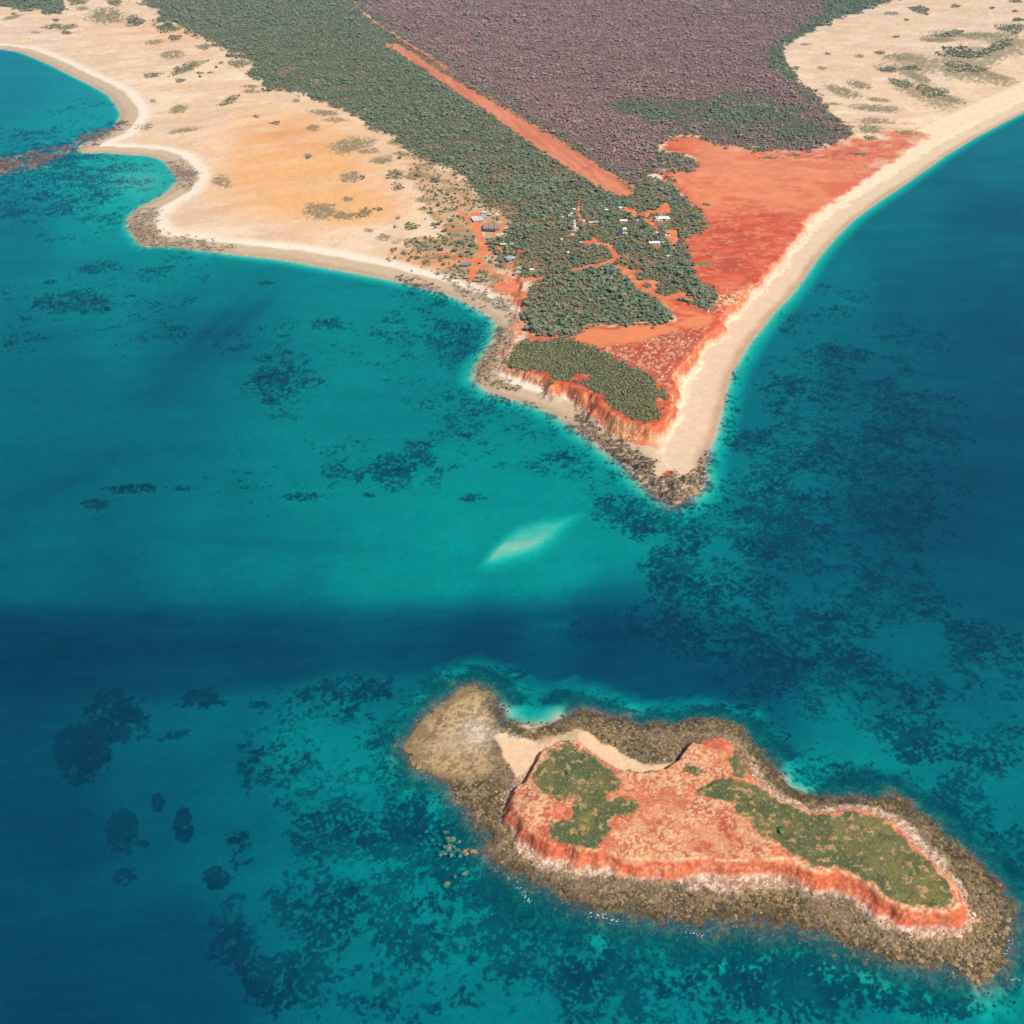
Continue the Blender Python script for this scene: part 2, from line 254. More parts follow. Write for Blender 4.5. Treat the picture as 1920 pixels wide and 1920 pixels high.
# scrub patches on the dunes: centre, half sizes, turn, g = green bushes, b = grey-brown mat
SCRUB = [(200,30,30,13,0,'b'),(252,40,14,9,0,'g'),(145,3,16,5,0,'g'),(153,16,11,3,0,'b'),(215,5,12,5,0,'g'),(100,50,16,4,-6,'g'),(128,51,14,4,-10,'g'),(125,61,8,3.5,0,'g'),(315,54,20,6,0,'g'),(328,71,11,5,0,'g'),(290,79,16,4,-5,'b'),(382,88,11,5,0,'g'),(322,102,21,7,-4,'b'),(350,127,29,7,-20,'g'),(285,141,15,4,-5,'g'),
 (338,151,9,3,0,'g'),(375,137,6,2,0,'g'),(395,136,6,2,0,'g'),(375,144,3,2,0,'g'),(405,127,2.5,2,0,'g'),(415,118,4,2,0,'g'),(436,104,9,3,0,'g'),(448,119,18,6,0,'g'),(430,189,19,5,-25,'g'),(470,162,14,2.5,0,'b'),(472,171,16,3.5,0,'b'),(481,147,8,3,0,'g'),(287,189,5,2.5,0,'b'),(555,188,8,3,0,'b'),(515,231,9,3,0,'g'),
 (480,219,5,2.5,0,'g'),(578,294,8,4,0,'g'),(587,240,11,5,0,'b'),(600,396,28,13,5,'b'),(660,272,38,12,-8,'b'),(690,283,18,5,0,'b'),(655,332,18,9,-10,'b'),(678,333,6,4,0,'g'),(740,328,14,8,0,'g'),(745,350,10,6,0,'g'),(652,373,8,4,0,'b'),(645,405,22,7,0,'b'),(680,400,15,7,-15,'g'),(711,392,7,3,0,'g'),(746,408,5,3,0,'g'),
 (772,424,11,7,0,'g'),(741,425,5,2.5,0,'g'),(622,385,6,3,0,'b'),(717,300,20,6,-10,'b'),(608,212,26,5,8,'b'),(630,225,20,4,0,'b'),(720,445,12,6,0,'b'),(692,432,8,3,0,'b'),(265,238,20,5,-5,'b'),(335,205,16,7,-12,'b'),(345,245,24,4,-8,'b'),(415,340,16,9,20,'b'),(25,32,16,3,-10,'b'),(25,26,4,2,0,'g'),(68,61,12,2,0,'b'),(105,38,6,2.5,0,'g'),
 (1489,128,8,3,0,'g'),(1489,146,8,4,0,'g'),(1511,83,9,2,0,'b'),(1551,101,5,2,0,'g'),(1609,159,22,6,12,'b'),(1580,172,32,8,15,'b'),(1642,203,45,6,4,'b'),(1646,187,20,3.5,5,'b'),(1642,227,30,5,3,'b'),(1631,242,22,7,0,'b'),(1633,259,12,4,5,'g'),(1702,249,22,4,5,'b'),(1556,195,20,2,0,'b'),(1725,19,16,6,10,'g'),(1672,25,14,3,0,'b'),
 (1699,37,4,2,0,'g'),(1792,11,8,3,0,'g'),(1860,15,4,2,0,'g'),(1897,53,26,7,0,'g'),(1781,64,25,5,-8,'g'),(1905,2,10,3,0,'g'),(1903,21,5,2,0,'g'),(1909,37,10,3,0,'g'),(1680,69,6,2,0,'g'),(1612,105,9,3,0,'b'),(1612,289,18,2,0,'g'),(1489,291,10,2,0,'g'),(1444,296,18,2,0,'g'),(1324,384,6,2.5,0,'g'),(1322,495,14,4,0,'b'),(1541,127,8,3,0,'b'),
 (1650,99,9,3,0,'g'),(1665,131,15,4,0,'g'),(1708,128,16,4,0,'g'),(1800,99,38,9,5,'g'),(1808,127,36,8,5,'g'),(1747,172,26,9,10,'g'),(1690,157,20,6,15,'g'),(1870,88,30,7,-20,'g'),(1780,185,30,6,12,'b'),(1690,108,30,7,0,'b'),(1850,140,40,6,10,'b'),(1840,66,50,4,0,'b'),(1760,75,30,4,0,'b'),(1720,145,26,6,20,'b'),(1285,305,18,8,0,'g'),(1268,292,12,5,0,'g'),
 (795,465,22,8,0,'g'),(770,455,14,5,0,'g'),(840,455,12,7,0,'g'),(862,458,13,5,0,'g'),(812,482,18,6,0,'b'),(838,480,10,4,0,'b'),(858,482,10,5,0,'b'),(860,512,18,9,0,'g'),(905,512,10,5,0,'g'),(905,525,14,7,0,'g'),(925,520,10,4,0,'b'),(845,502,9,3,0,'b'),(800,492,10,4,0,'b'),(876,480,10,5,0,'b'),(880,448,9,6,0,'g'),(848,440,12,4,0,'b')]
tint_b = np.zeros_like(U)
for cx, cy, rx, ry, rot, kd in SCRUB:
    sel = (np.abs(U-cx) < rx*1.7+4) & (np.abs(V-cy) < max(ry, rx*abs(math.sin(math.radians(rot))))*1.8+4)
    q = np.where(sel, ell(cx, cy, rx*1.08, ry*1.12, rot)+(n_fine-0.5)*0.9, 9)
    tint_b = np.maximum(tint_b, sm(1.25, 0.75, q)*(0.92 if kd == 'b' else 0.75))

for poly in ([(1668,155),(1690,148),(1740,160),(1772,170),(1760,188),(1795,202),(1750,200),(1715,185)], [(1640,126),(1700,118),(1700,102),(1760,108),(1800,88),(1850,92),(1925,72),(1925,96),(1870,115),(1838,130),(1870,142),(1908,156),(1880,160),(1830,150),(1780,147),(1760,134),(1700,142)], [(1730,66),(1780,57),(1810,65),(1900,63),(1925,82),(1880,90),(1840,73),(1760,74)]):
    tint_b = np.maximum(tint_b, zone(poly, 4, 9, n_fine)*0.85)
sand = C(240,203,162); col = np.broadcast_to(sand, U.shape+(3,)).astype(np.float32).copy()
land_dist = dm
# dunes: paler and more orange swathes, wind streaks
wind = fbm(GX*0.35+GY*0.25, GY-GX*0.5, 40, 4, off=21)
col = mix(col, C(248,218,182), sm(0.45, 0.75, n_big)*0.8)
col = mix(col, C(226,186,144), sm(0.5, 0.8, wind)*0.6)
col = mix(col, C(214,176,140), sm(0.60, 0.74, 0.5*fbm(GX*0.6, GY, 16, 4, .65, off=24)+0.5*n_fine)*0.45)
col = mix(col, C(252,228,198), sm(0.62, 0.76, fbm(GX*0.5, GY, 24, 4, .62, off=25))*0.5)
left = sm(760, 560, U)
org = np.clip(np.exp(-(ell(560, 262, 130, 62)**2))+np.exp(-(ell(620, 345, 120, 55)**2))+0.8*np.exp(-(ell(480, 330, 110, 55)**2))+0.6*np.exp(-(ell(560, 400, 120, 30)**2))+0.5*np.exp(-(ell(330,60,120,35)**2))+0.5*np.exp(-(ell(700, 400, 80, 40)**2)), 0, 1)
col = mix(col, C(243,182,120), np.clip(org*(0.6+0.7*wind), 0, 1))
col = mix(col, C(232,158,100), np.clip(np.exp(-(ell(540, 258, 70, 22, 10)**2))*(0.3+wind*0.9), 0, 1)*0.7)
col = mix(col, C(225,190,168), sm(0.55, 0.8, fbm(GX, GY, 55, 4, off=22))*0.45*sm(1.0, 0.0, org))
# right dunes slightly duller
col = mix(col, C(228,198,160), sm(1450, 1600, U)*sm(260, 200, V)*0.4*n_mid)
# red country
ragged = sm(0.42, 0.62, n_mid)
col = mix(col, C(216,92,56), z_red)
col = mix(col, C(228,116,76), z_red*sm(0.42, 0.7, fbm(GX*0.7, GY, 9, 4, 0.65, off=31))*0.85)
col = mix(col, C(186,80,60), z_red*sm(0.54, 0.74, fbm(GX*0.45, GY, 11, 5, 0.68, off=32))*0.8)
col = mix(col, C(236,146,102), z_red*sm(0.68, 0.80, fbm(GX*0.5, GY, 5, 3, 0.6, off=34))*0.7)
col = mix(col, C(240,150,100), z_red*z_ora*(0.45+0.5*n_mid))
col = mix(col, C(222,112,70), z_red*z_ora*sm(0.62, 0.75, fbm(GX*0.6, GY, 45, 4, off=33))*0.85)
fringe = zone(RED, 22, 10, n_big)*(1-z_red)*(1-z_for)*sm(1220, 1280, U)*sm(420, 380, V)
col = mix(col, C(240,175,125), fringe*0.8)
# western settlement ground
col = mix(col, C(206,160,116), z_spa*0.75)
col = mix(col, C(150,134,92), z_spa*sm(0.45, 0.7, n_mid)*0.8)
col = mix(col, C(240,160,110), np.exp(-(ell(820, 492, 95, 16)**2))*0.8)
col = mix(col, C(184,146,102), np.clip(np.exp(-(ell(925, 430, 60, 70)**2))*1.2, 0, 1)*0.85*sm(0.2, 0.5, n_fine+.15))
# woodland floors
fl = C(148,118,82); col = mix(col, fl, z_for)
col = mix(col, C(112,112,86), z_for*sm(360, 270, V))
col = mix(col, fl, sm(-16, -8, sdf(RUNWAY, U, V, 40.0)))
col = mix(col, C(176,132,92), z_for*sm(0.55, 0.75, n_mid)*0.8)
col = mix(col, C(176,122,84), z_for*sm(0.5, 0.7, n_big)*sm(900, 1000, U)*0.4)
col = mix(col, C(122,112,82), z_for*sm(0.55, 0.35, n_mid)*0.6)
col = mix(col, C(136,104,102), z_pur)
col = mix(col, C(166,126,108), z_pur*sm(0.55, 0.75, fbm(GX, GY, 30, 4, off=35))*0.6)
col = mix(col, C(100,104,78), np.maximum(z_g2*z_pur*0.8, np.maximum(z_g3, z_g4)))
col = mix(col, C(110,102,66), z_mnd)
col = mix(col, C(146,132,98), tint_b*0.95*sm(0.2, 0.5, n_fine+0.2))
# speckled red on the headland, cream rock ledges
speck = sm(0.56, 0.72, fbm(GX, GY*0.8, 2.1, 3, .65, off=36))
col = mix(col, C(194,88,68), z_spk*0.7)
col = mix(col, C(240,186,142), z_spk*speck*0.85)
col = mix(col, C(244,208,164), z_crm*sm(0.45, 0.6, n_fine)*0.9)
col = mix(col, C(240,142,92), z_or2*(1-z_for)*(1-z_mnd))
# cream ledge line on the western low cliffs
wl = np.exp(-((U-np.interp(V, [540, 560, 600, 640, 690, 720], [900, 945, 975, 968, 938, 940]))/16)**2)*sm(520, 545, V)*sm(735, 705, V)
col = mix(col, C(238,160,120), np.clip(wl, 0, 1)*(1-z_for)*(1-z_mnd)*0.7)
col = mix(col, C(252,222,188), np.clip(wl, 0, 1)*sm(0.42, 0.6, n_fine)*(1-z_for)*(1-z_mnd))
# cliffs of the headland
cl_col = C(236,130,84); streakc = 0.45*fbm(GX*0.25+GY*0.12, GZ*2.2+GX*0.03, 3.0, 3, .6, off=40)+0.3*fbm(GX, GY, 13, 3, off=42)+0.25*fbm(GX, GY, 2.0, 3, .65, off=41)
ct = np.where(cliff_m[..., None] > 0, mix(np.broadcast_to(cl_col, col.shape), C(250,196,142), sm(0.5, 0.75, streakc)*0.9), cl_col)
ct = mix(ct, C(214,100,64), sm(0.5, 0.25, streakc)*0.7)
col = mix(col, ct, sm(0.05, 0.3, cliff_m)*(1-0.75*np.maximum(z_for, z_mnd)))
# beaches: wet sand, dry strip, bright berm
wetn = d_main+(n_mid-0.5)*5
sw = sm(0, 6, d_main)*(1-s_cl)
berm = np.interp(U, [0, 250, 420, 640, 900, 1000, 1300, 1420, 1600, 1920], [34, 34, 30, 34, 24, 20, 40, 34, 36, 40])
nb = land_dist/berm+(n_mid-0.5)*0.12
bz = (1-s_cl)*is_land*(1-z_for)*(1-z_red)
col = mix(col, C(250,232,208), bz*sm(1.9, 1.2, nb))
col = mix(col, C(212,184,150), bz*sm(1.02, 0.86, nb))
col = mix(col, C(190,162,130), bz*sm(0.5, 0.1, nb)*0.8)
east = sm(1200, 1260, U)
bz2 = (1-s_cl)*is_land*east
scal = land_dist+(n_mid-0.5)*9+(n_fine-0.5)*4
col = mix(col, C(248,222,184), bz2*sm(95, 85, land_dist)*(1-z_red*sm(0.3, 0.6, s_cl)))
ew = np.interp(GY, [540, 700, 900, 1200, 2000, 3000], [36, 30, 27, 26, 27, 30])
col = mix(col, C(230,198,164), bz2*sm(ew+3, ew, scal)*0.95)
col = mix(col, C(192,152,116), bz2*sm(11, 2, land_dist+(n_mid-.5)*4)*0.75)
# tracks and airstrip
free = (1-0.0*z_for)
col = mix(col, C(232,126,78), z_trk*(0.9+0.1*n_fine))
col = mix(col, C(238,158,112), z_trk*sm(0.5, 0.7, n_fine)*0.5)
rw = C(222,132,92); col = mix(col, rw, z_run)
rstr = fbm(GX*0.96+GY*0.26, (GY*0.96-GX*0.26)*0.06, 7, 3, off=44)
col = mix(col, C(228,144,104), z_run*sm(0.5, 0.72, rstr)*0.8)
col = mix(col, C(208,116,80), z_run*sm(0.5, 0.3, rstr)*0.6)
# rock platforms along the mainland shore
def near_line(pts, w): return np.maximum(0, 1-(1-polyline(pts, w)))
rock = np.zeros_like(U)
for poly in ([(-80,300),(0,296),(60,284),(110,266),(160,250),(200,234),(222,226),(232,230),(205,250),(180,262),(150,270),(130,290),(100,306),(60,322),(0,334),(-80,345)],
             [(312,306),(340,308),(370,322),(368,340),(350,352),(335,345),(322,325)],
             [(236,412),(252,400),(275,392),(300,398),(290,425),(300,442),(350,446),(380,452),(440,462),(400,470),(330,466),(270,470),(250,452),(232,430)],
             [(745,520),(800,534),(830,545),(800,548),(760,536)],[(832,520),(850,525),(900,548),(950,565),(972,585),(978,615),(965,600),(940,580),(900,566),(850,540)],
             [(932,615),(965,620),(958,650),(930,690),(925,705),(960,715),(990,726),(960,728),(915,722),(892,722),(884,705),(892,680),(910,655),(925,635)],
             [(975,754),(1010,768),(1062,792),(1085,790),(1080,766),(1100,775),(1150,822),(1200,852),(1228,870),(1232,892),(1260,890),(1295,892),(1312,870),(1318,848),(1334,846),(1330,880),(1336,910),(1312,930),(1262,962),(1225,935),(1190,902),(1165,872),(1130,846),(1080,812),(1030,778)]):
    rock = np.maximum(rock, zone(poly, 6, 12, n_fine)*(0.62 if poly[0] in ((312,306),(236,412)) else 0.78 if poly[0] in ((832,520),(932,615)) else 1.0))
rock = rock*(1-cliff_m)*np.where(is_land, 1, 0.9)
rk = fbm(GX, GY, 4.5, 4, off=50); rk2 = fbm(GX, GY, 2.2, 3, off=51)
rcol = mix(np.broadcast_to(C(150,126,96), col.shape), C(64,58,54), sm(0.52, 0.42, rk))
rcol = mix(rcol, C(206,178,144), sm(0.62, 0.72, rk2)*0.9)
rcol = mix(rcol, C(92,66,78), sm(420, 300, V)*sm(420, 300, U)*0.6)
cover = rock*sm(0.30, 0.55, rk*0.6+n_mid*0.5+rock*0.12)
col = mix(col, rcol, np.where(is_land, cover, 0))
GZ = np.where(is_land, GZ+cover*(rk-0.4)*1.3, GZ)
col = mix(col, C(226,110,72), np.where(is_land, sm(1.2, .8, ell(1254, 888, 11, 5)), 0))

# sea floor
SEAG = [(130,565,70,22,.5),(60,330,90,40,.5),(20,260,90,20,.45),(150,205,70,25,.34),(60,250,60,25,.3),(250,350,90,40,.36),(180,400,70,30,.42),(60,400,70,30,.48),(100,440,120,30,.36),(200,500,40,12,.45),(360,480,60,14,.45),(290,505,30,6,.5),(170,505,26,9,.62),(95,530,18,5,.55),(50,597,18,4,.55),(20,640,18,10,.5),(170,575,40,12,.65),(165,560,18,6,.6),(45,597,10,5,.5),
 (540,700,75,60,.52),(530,620,40,28,.5),(615,612,36,18,.5),(555,745,60,28,.45),(500,530,20,6,.5),(820,575,70,45,.42),(860,640,60,50,.52),(900,600,40,40,.45),(790,640,90,40,.34),(850,730,70,60,.42),(800,760,60,20,.36),(745,600,40,22,.44),(770,700,60,40,.3),(930,770,90,40,.45),(860,800,60,40,.4),(740,885,42,34,.6),(790,850,34,30,.58),(820,815,26,20,.5),(245,915,46,11,.66),(180,945,28,12,.58),(345,915,36,9,.5),
 (505,915,18,14,.5),(570,932,52,9,.6),(620,893,16,5,.66),(680,885,22,12,.5),(690,928,18,4,.6),(885,932,24,9,.55),(1000,800,90,36,.42),(1060,850,80,40,.42),(1130,890,70,40,.42),(1100,930,60,25,.36),(1160,960,60,40,.55),(1210,990,50,36,.55),(1250,960,70,50,.62),(1300,990,60,40,.55),(1260,1060,60,50,.6),(1340,960,50,60,.45),(1370,700,30,40,.42),(1375,770,24,60,.46),(1372,830,24,40,.46),(1345,860,30,30,.5),(1420,680,40,40,.36),
 (1470,740,70,60,.42),(1550,690,90,60,.5),(1650,800,120,90,.5),(1500,860,90,80,.5),(1480,960,120,60,.55),(1600,940,100,60,.5),(1560,560,60,50,.38),(1700,650,90,60,.42),(1480,600,40,30,.36),(1560,1000,160,60,.4),(1350,1100,120,60,.45),(1250,1180,160,60,.5),(1450,1200,140,60,.55),(1650,1130,120,60,.4),(1560,1270,160,70,.6),(1700,1320,140,80,.5),(1850,1240,100,90,.5),(1850,1400,100,80,.5),(1720,1400,70,40,.6),(1650,1480,70,40,.5),(1800,1520,90,60,.62),(1560,1440,40,20,.45),
 (150,1420,46,50,.78),(215,1345,46,42,.72),(380,1310,46,16,.66),(285,1380,60,14,.55),(230,1560,30,40,.82),(345,1550,18,34,.85),(297,1505,15,20,.8),(235,1645,26,18,.72),(405,1645,28,24,.75),(270,1583,11,8,.7),(168,1522,8,6,.6),
 (560,1450,120,90,.47),(600,1330,110,50,.46),(680,1290,80,26,.5),(470,1430,40,50,.5),(700,1420,70,80,.45),(640,1560,120,80,.55),(600,1700,120,90,.6),(760,1560,80,80,.62),(760,1720,120,80,.6),(800,1850,140,70,.55),(560,1840,120,70,.6),(440,1760,60,90,.5),(450,1600,40,60,.5),(950,1800,130,70,.55),(1150,1830,140,60,.55),(1350,1830,130,50,.5),(1550,1860,140,50,.55),(1750,1880,120,40,.6),(1900,1850,50,60,.6),(1900,1600,40,60,.6),(850,1620,60,80,.6),(1130,1320,60,14,.45),(960,1310,30,14,.4),(1000,1330,30,8,.3),(900,1270,120,16,.45),(1350,1335,80,16,.55)]
dens = np.maximum(0.60*np.exp(-(ell(1270, 1650, 740, 340)**4)), 0.49*np.exp(-(ell(1600, 930, 300, 360)**4)))
dens = np.maximum(dens, 0.44*np.exp(-(ell(1120, 890, 240, 40, 35)**2)))*(1-0.9*sm(-20, 10, sbp))*sm(420, 520, U)
for cx, cy, rx, ry, dn in SEAG:
    sel = (np.abs(U-cx) < rx*2.6) & (np.abs(V-cy) < ry*2.6)
    q = ((U[sel]-cx)/rx)**2+((V[sel]-cy)/ry)**2
    q = q*(0.55+0.9*n_big[sel])
    dens[sel] = np.maximum(dens[sel], dn*np.exp(-0.5*q*q*0.6-0.1*q))
bayp = sm(0.56, 0.72, fbm(GX, GY, 130, 4, off=67))*sm(1200, 1000, U)*sm(1080, 980, V)*sm(380, 520, V+0.2*U)
dens = np.maximum(dens, 0.33*bayp)
leftreef = np.exp(-(ell(120, 330, 190, 110)**4)); dens = np.maximum(dens, 0.50*leftreef)
wn = 0.34*fbm(GX, GY, 34, 4, 0.6, off=60)+0.30*fbm(GX, GY, 9, 4, 0.62, off=61)+0.36*fbm(GX, GY, 2.4, 3, 0.7, off=63)
weed = sm(0.0, 0.15, wn+np.clip(dens, 0, .62)*1.2-0.985)*(0.78+0.22*sm(.3,.6,n_mid))
wd2 = fbm(GX, GY, 3, 3, off=62)
fcol = np.broadcast_to(C(226,208,172), col.shape)*1.0
fcol = mix(fcol, C(205,190,155), n_mid*0.5)
mott = fbm(GX, GY, 1.5, 2, off=64)*0.6+0.4*fbm(GX, GY, 5, 3, off=65)
dens_b = 0
weed = weed*(1-0.85*sm(0.60, 0.74, mott)*np.maximum(sm(400, 520, U), sm(1250, 1150, V)))
fcol = mix(fcol, mix(np.broadcast_to(C(42,60,46), col.shape), C(84,94,66), sm(0.42, 0.68, fbm(GX, GY, 14, 4, .62, off=66))), weed*(0.86+0.14*wd2))
fcol = mix(fcol, C(120,92,84), leftreef*weed*0.7)
fcol = fcol*(1+0.30*(mott-0.5)[..., None]*np.clip(dens*1.6, 0.12, 1)[..., None])
di = np.where(d_isl > -599, -d_isl, 999)
sunk = sm(24, 7, di+(n_mid-0.5)*22+(n_fine-.5)*8)*(1-zone([(940,1320),(1060,1320),(1060,1350),(1010,1362),(950,1350)], 10, 4))*(1-sm(1.2,.8,ell(1510,1450,42,36)))
fcol = mix(fcol, mix(np.broadcast_to(C(84,80,56), col.shape), C(128,116,80), sm(.5,.7,wd2)), sunk*0.93)
west_ap = np.exp(-(ell(890, 1560, 70, 90)**2))
fcol = mix(fcol, C(116,98,66), west_ap*0.7*sm(0.3, 0.6, wd2))
fcol = mix(fcol, rcol*0.8, rock*np.maximum(1-sm(6, 30, ds), sm(-12, 4, reef_l)*sm(.2,.5,n_fine+.1))*0.9)
fcol = mix(fcol, C(240,214,178), sm(-4, 14, sbp))
under = ~(is_land | is_isl)
col = np.where(under[..., None], fcol, col)
GZ = np.where(under, GZ-0.25*weed*0+np.where(ds > 4, weed*0.35*wd2, 0), GZ)
GZ = np.where(under, np.minimum(GZ, -0.03), GZ)
lift = sm(-8, 10, reef_l)*sm(0.42, 0.56, 0.6*rk+0.4*n_mid)*under
GZ = GZ*(1-lift)+(0.06+0.5*rk2)*lift
col = mix(col, rcol, lift*0.9)

# island
GRW = [(1039,1407),(1064,1394),(1111,1413),(1136,1432),(1164,1457),(1157,1476),(1136,1494),(1139,1510),(1165,1500),(1198,1508),(1180,1526),(1160,1530),(1145,1541),(1139,1566),(1123,1587),(1100,1588),(1067,1587),(1032,1573),(1032,1544),(1067,1541),(1079,1519),(1072,1500),(1050,1502),(1029,1491),(1001,1472),(1001,1447),(1020,1422)]
GRE = [(1393,1470),(1420,1473),(1453,1500),(1490,1513),(1520,1526),(1557,1528),(1593,1522),(1630,1525),(1657,1537),(1680,1560),(1723,1597),(1763,1637),(1783,1680),(1775,1700),(1740,1703),(1697,1693),(1663,1680),(1640,1660),(1607,1640),(1567,1625),(1527,1623),(1500,1608),(1467,1590),(1427,1563),(1400,1537),(1380,1522),(1377,1500),(1340,1500),(1307,1483),(1323,1467),(1370,1460)]
gsm = [(1384,1432,14,22),(1302,1445,16,8),(1312,1388,14,6),(1345,1485,20,10),(1175,1515,20,8),(1070,1560,30,14)]
z_gr = np.maximum(zone(GRW, 2.5, 7, n_fine), zone(GRE, 2.5, 6, n_fine))
for cx, cy, rx, ry in gsm: z_gr = np.maximum(z_gr, sm(1.25, .85, np.where((np.abs(U-cx) < 60) & (np.abs(V-cy) < 60), ell(cx, cy, rx, ry), 9)+(n_fine-.5)*.9))
i_sp = sm(0.5, 0.66, 0.7*fbm(GX, GY, 1.15, 2, off=70)+0.3*n_mid)*0.9
icol = mix(np.broadcast_to(C(226,126,86), col.shape), C(204,102,72), sm(0.55, 0.75, fbm(GX, GY, 12, 4, off=71))*0.8)
icol = mix(icol, C(242,168,118), sm(0.5, 0.7, fbm(GX, GY, 5, 3, off=72))*0.7)
icol = mix(icol, C(246,198,146), i_sp*(0.35+0.65*sm(0.3, 0.55, n_mid)))
bare = np.zeros_like(U)
for cx, cy, rx, ry in ((1053,1522,20,16),(1352,1392,26,11),(1160,1549,18,10),(1462,1597,16,8)):
    bare = np.maximum(bare, sm(1.2, .85, np.where((np.abs(U-cx) < 60) & (np.abs(V-cy) < 60), ell(cx, cy, rx, ry), 9)+(n_fine-.5)*.7))
icol = mix(icol, mix(np.broadcast_to(C(230,112,78), col.shape), C(240,150,110), sm(.5,.7,fbm(GX, GY, 2, 3, off=85))), bare*(0.55+0.45*sm(.25,.5,n_fine)))
gcol = mix(np.broadcast_to(C(128,122,74), col.shape), C(100,106,68), sm(0.45, 0.65, fbm(GX, GY, 9, 4, off=73)))
gcol = mix(gcol, C(138,128,70), sm(0.55, 0.75, fbm(GX, GY, 14, 4, off=74))*0.7)
gcol = mix(gcol, C(84,100,66), sm(1190, 1100, U)*sm(0.4, 0.6, fbm(GX, GY, 16, 3, off=75))*0.8)
gcol = mix(gcol, C(206,160,112), sm(0.78, 0.84, fbm(GX, GY, 2.4, 2, off=76))*0.8)
icol = mix(icol, gcol, z_gr*(1-bare))
ccol = mix(np.broadcast_to(C(234,124,84), col.shape), C(246,164,118), sm(0.45, 0.7, 0.6*fbm(GX*0.22+GY*0.1, GZ*2.0, 2.2, 3, .6, off=77)+0.4*fbm(GX, GY, 16, 3, off=79)))
ccol = mix(ccol, C(222,108,74), sm(0.5, 0.3, 0.6*fbm(GX*0.3, GZ*2.6+GY*0.1, 2.0, 3, off=78)+0.4*n_mid)*0.7)
rim = sm(0.88, 0.97, s_ci)*sm(1.0, 0.985, s_ci)
icol = mix(ccol, icol, sm(0.80, 0.97, s_ci))
icol = mix(icol, C(248,206,156), rim*sm(0.4, 0.6, n_tiny)*0.9)
# apron: pale talus, khaki boulder field, dark wet edge
tt = de/(de+ee+1e-3)
ar = fbm(GX, GY, 1.6, 3, off=80); ar2 = fbm(GX, GY, 7, 4, off=81)
acol = mix(np.broadcast_to(C(146,122,86), col.shape), C(94,80,62), sm(0.50, 0.36, ar))
acol = mix(acol, C(164,138,112), sm(0.45, 0.7, fbm(GX, GY, 15, 4, off=82))*0.7)
acol = mix(acol, C(164,140,92), sm(0.56, 0.72, ar)*0.8)
acol = mix(acol, C(88,74,54), sm(0.45, 0.65, ar2)*0.5)
pale = np.clip(sm(10.5, 5.0, ee-3.2*south*sm(980, 1080, U0)+(n_mid-0.5)*4+(n_fine-.5)*4), 0, 1)*sm(0.25, 0.5, tt)*(1-0.75*(1-south)*sm(1440, 1390, U0)*sm(1100, 1200, U0))
pcol = mix(np.broadcast_to(C(226,192,158), col.shape), C(190,150,124), sm(0.55, 0.4, ar)); pcol = mix(pcol, C(250,232,208), sm(0.55, 0.7, ar)*0.8)
pcol = mix(pcol, C(236,150,112), sm(8, 1, ee)*0.55)
acol = mix(acol, pcol, pale*sm(930, 990, U))
ISAND = [(926,1382),(945,1376),(1001,1391),(1023,1404),(1003,1426),(988,1451),(967,1457),(951,1432),(939,1404)]
NSAND = [(1085,1372),(1100,1369),(1126,1388),(1158,1407),(1195,1429),(1236,1434),(1266,1430),(1266,1437),(1240,1444),(1207,1450),(1170,1446),(1140,1432),(1111,1410),(1085,1392)]
NBAY = [(950,1342),(980,1350),(1040,1345),(1030,1362),(1000,1368),(975,1362)]
z_isd = np.maximum(np.maximum(zone(ISAND, 3, 4, n_fine), 0.7*zone([(1000,1392),(1040,1378),(1070,1368),(1100,1368),(1112,1408),(1080,1391),(1048,1389),(1022,1405)], 4, 5, n_fine)), np.maximum(zone(NSAND, 3, 3, n_fine), zone(NBAY, 5, 5, n_fine)*0.8))
spit = sm(935, 900, U)*sm(1475, 1440, V)
acol = mix(acol, mix(np.broadcast_to(C(200,168,120), col.shape), C(142,116,80), sm(0.50, 0.38, 0.6*ar+0.4*ar2)*0.8), spit*0.95)
acol = mix(acol, C(136,112,76), spit*sm(9, 2, de+(n_mid-.5)*6)*0.7)
acol = mix(acol, C(226,204,172), np.clip(np.exp(-(ell(893, 1372, 34, 32, -40)**2))*1.2, 0, 1)*(0.5+0.5*sm(.35, .6, ar)))
acol = mix(acol, C(196,172,142), np.clip(np.exp(-(ell(855, 1390, 34, 14, -35)**2)), 0, 1)*0.8)
acol = mix(acol, C(130,120,70), np.exp(-(ell(960, 1372, 40, 10, 25)**2))*0.7)
acol = mix(acol, C(244,204,160), z_isd)
acol = mix(acol, C(252,234,214), np.exp(-(ell(965, 1381, 32, 5, 17)**2))*0.9*sm(.3,.5,ar))
acol = mix(acol, C(82,70,54), sm(7, 0, de+(n_fine-.5)*6)*(1-spit)*(1-z_isd)*0.55)
isl = mix(acol, icol, sm(0.06, 0.3, s_ci))
col = np.where(is_isl[..., None], isl, col)
apron = is_isl*(1-sm(0.02, 0.15, s_ci))*(1-z_isd)
GZ = np.where(is_isl, GZ+apron*((ar-0.45)*0.4+(ar2-0.5)*0.7)*np.clip(de/4, 0, 1)+sm(0.9, 1, s_ci)*z_gr*(n_fine-0.4)*0.5, GZ)
col = np.clip(col, 0.01, 0.92)
# overall patchiness
col = col*(1+0.10*(n_fine-0.5)[..., None]+0.10*(n_tiny-0.5)[..., None])
stony = np.clip(rock+np.where(under, weed*0.8+0.5*sunk, 0)+apron*(1-0.7*spit)+cliff_m+cliff_i*is_isl+0.5*z_spk+0.5*sm(0.9, 1, s_ci)*is_isl, 0, 1)

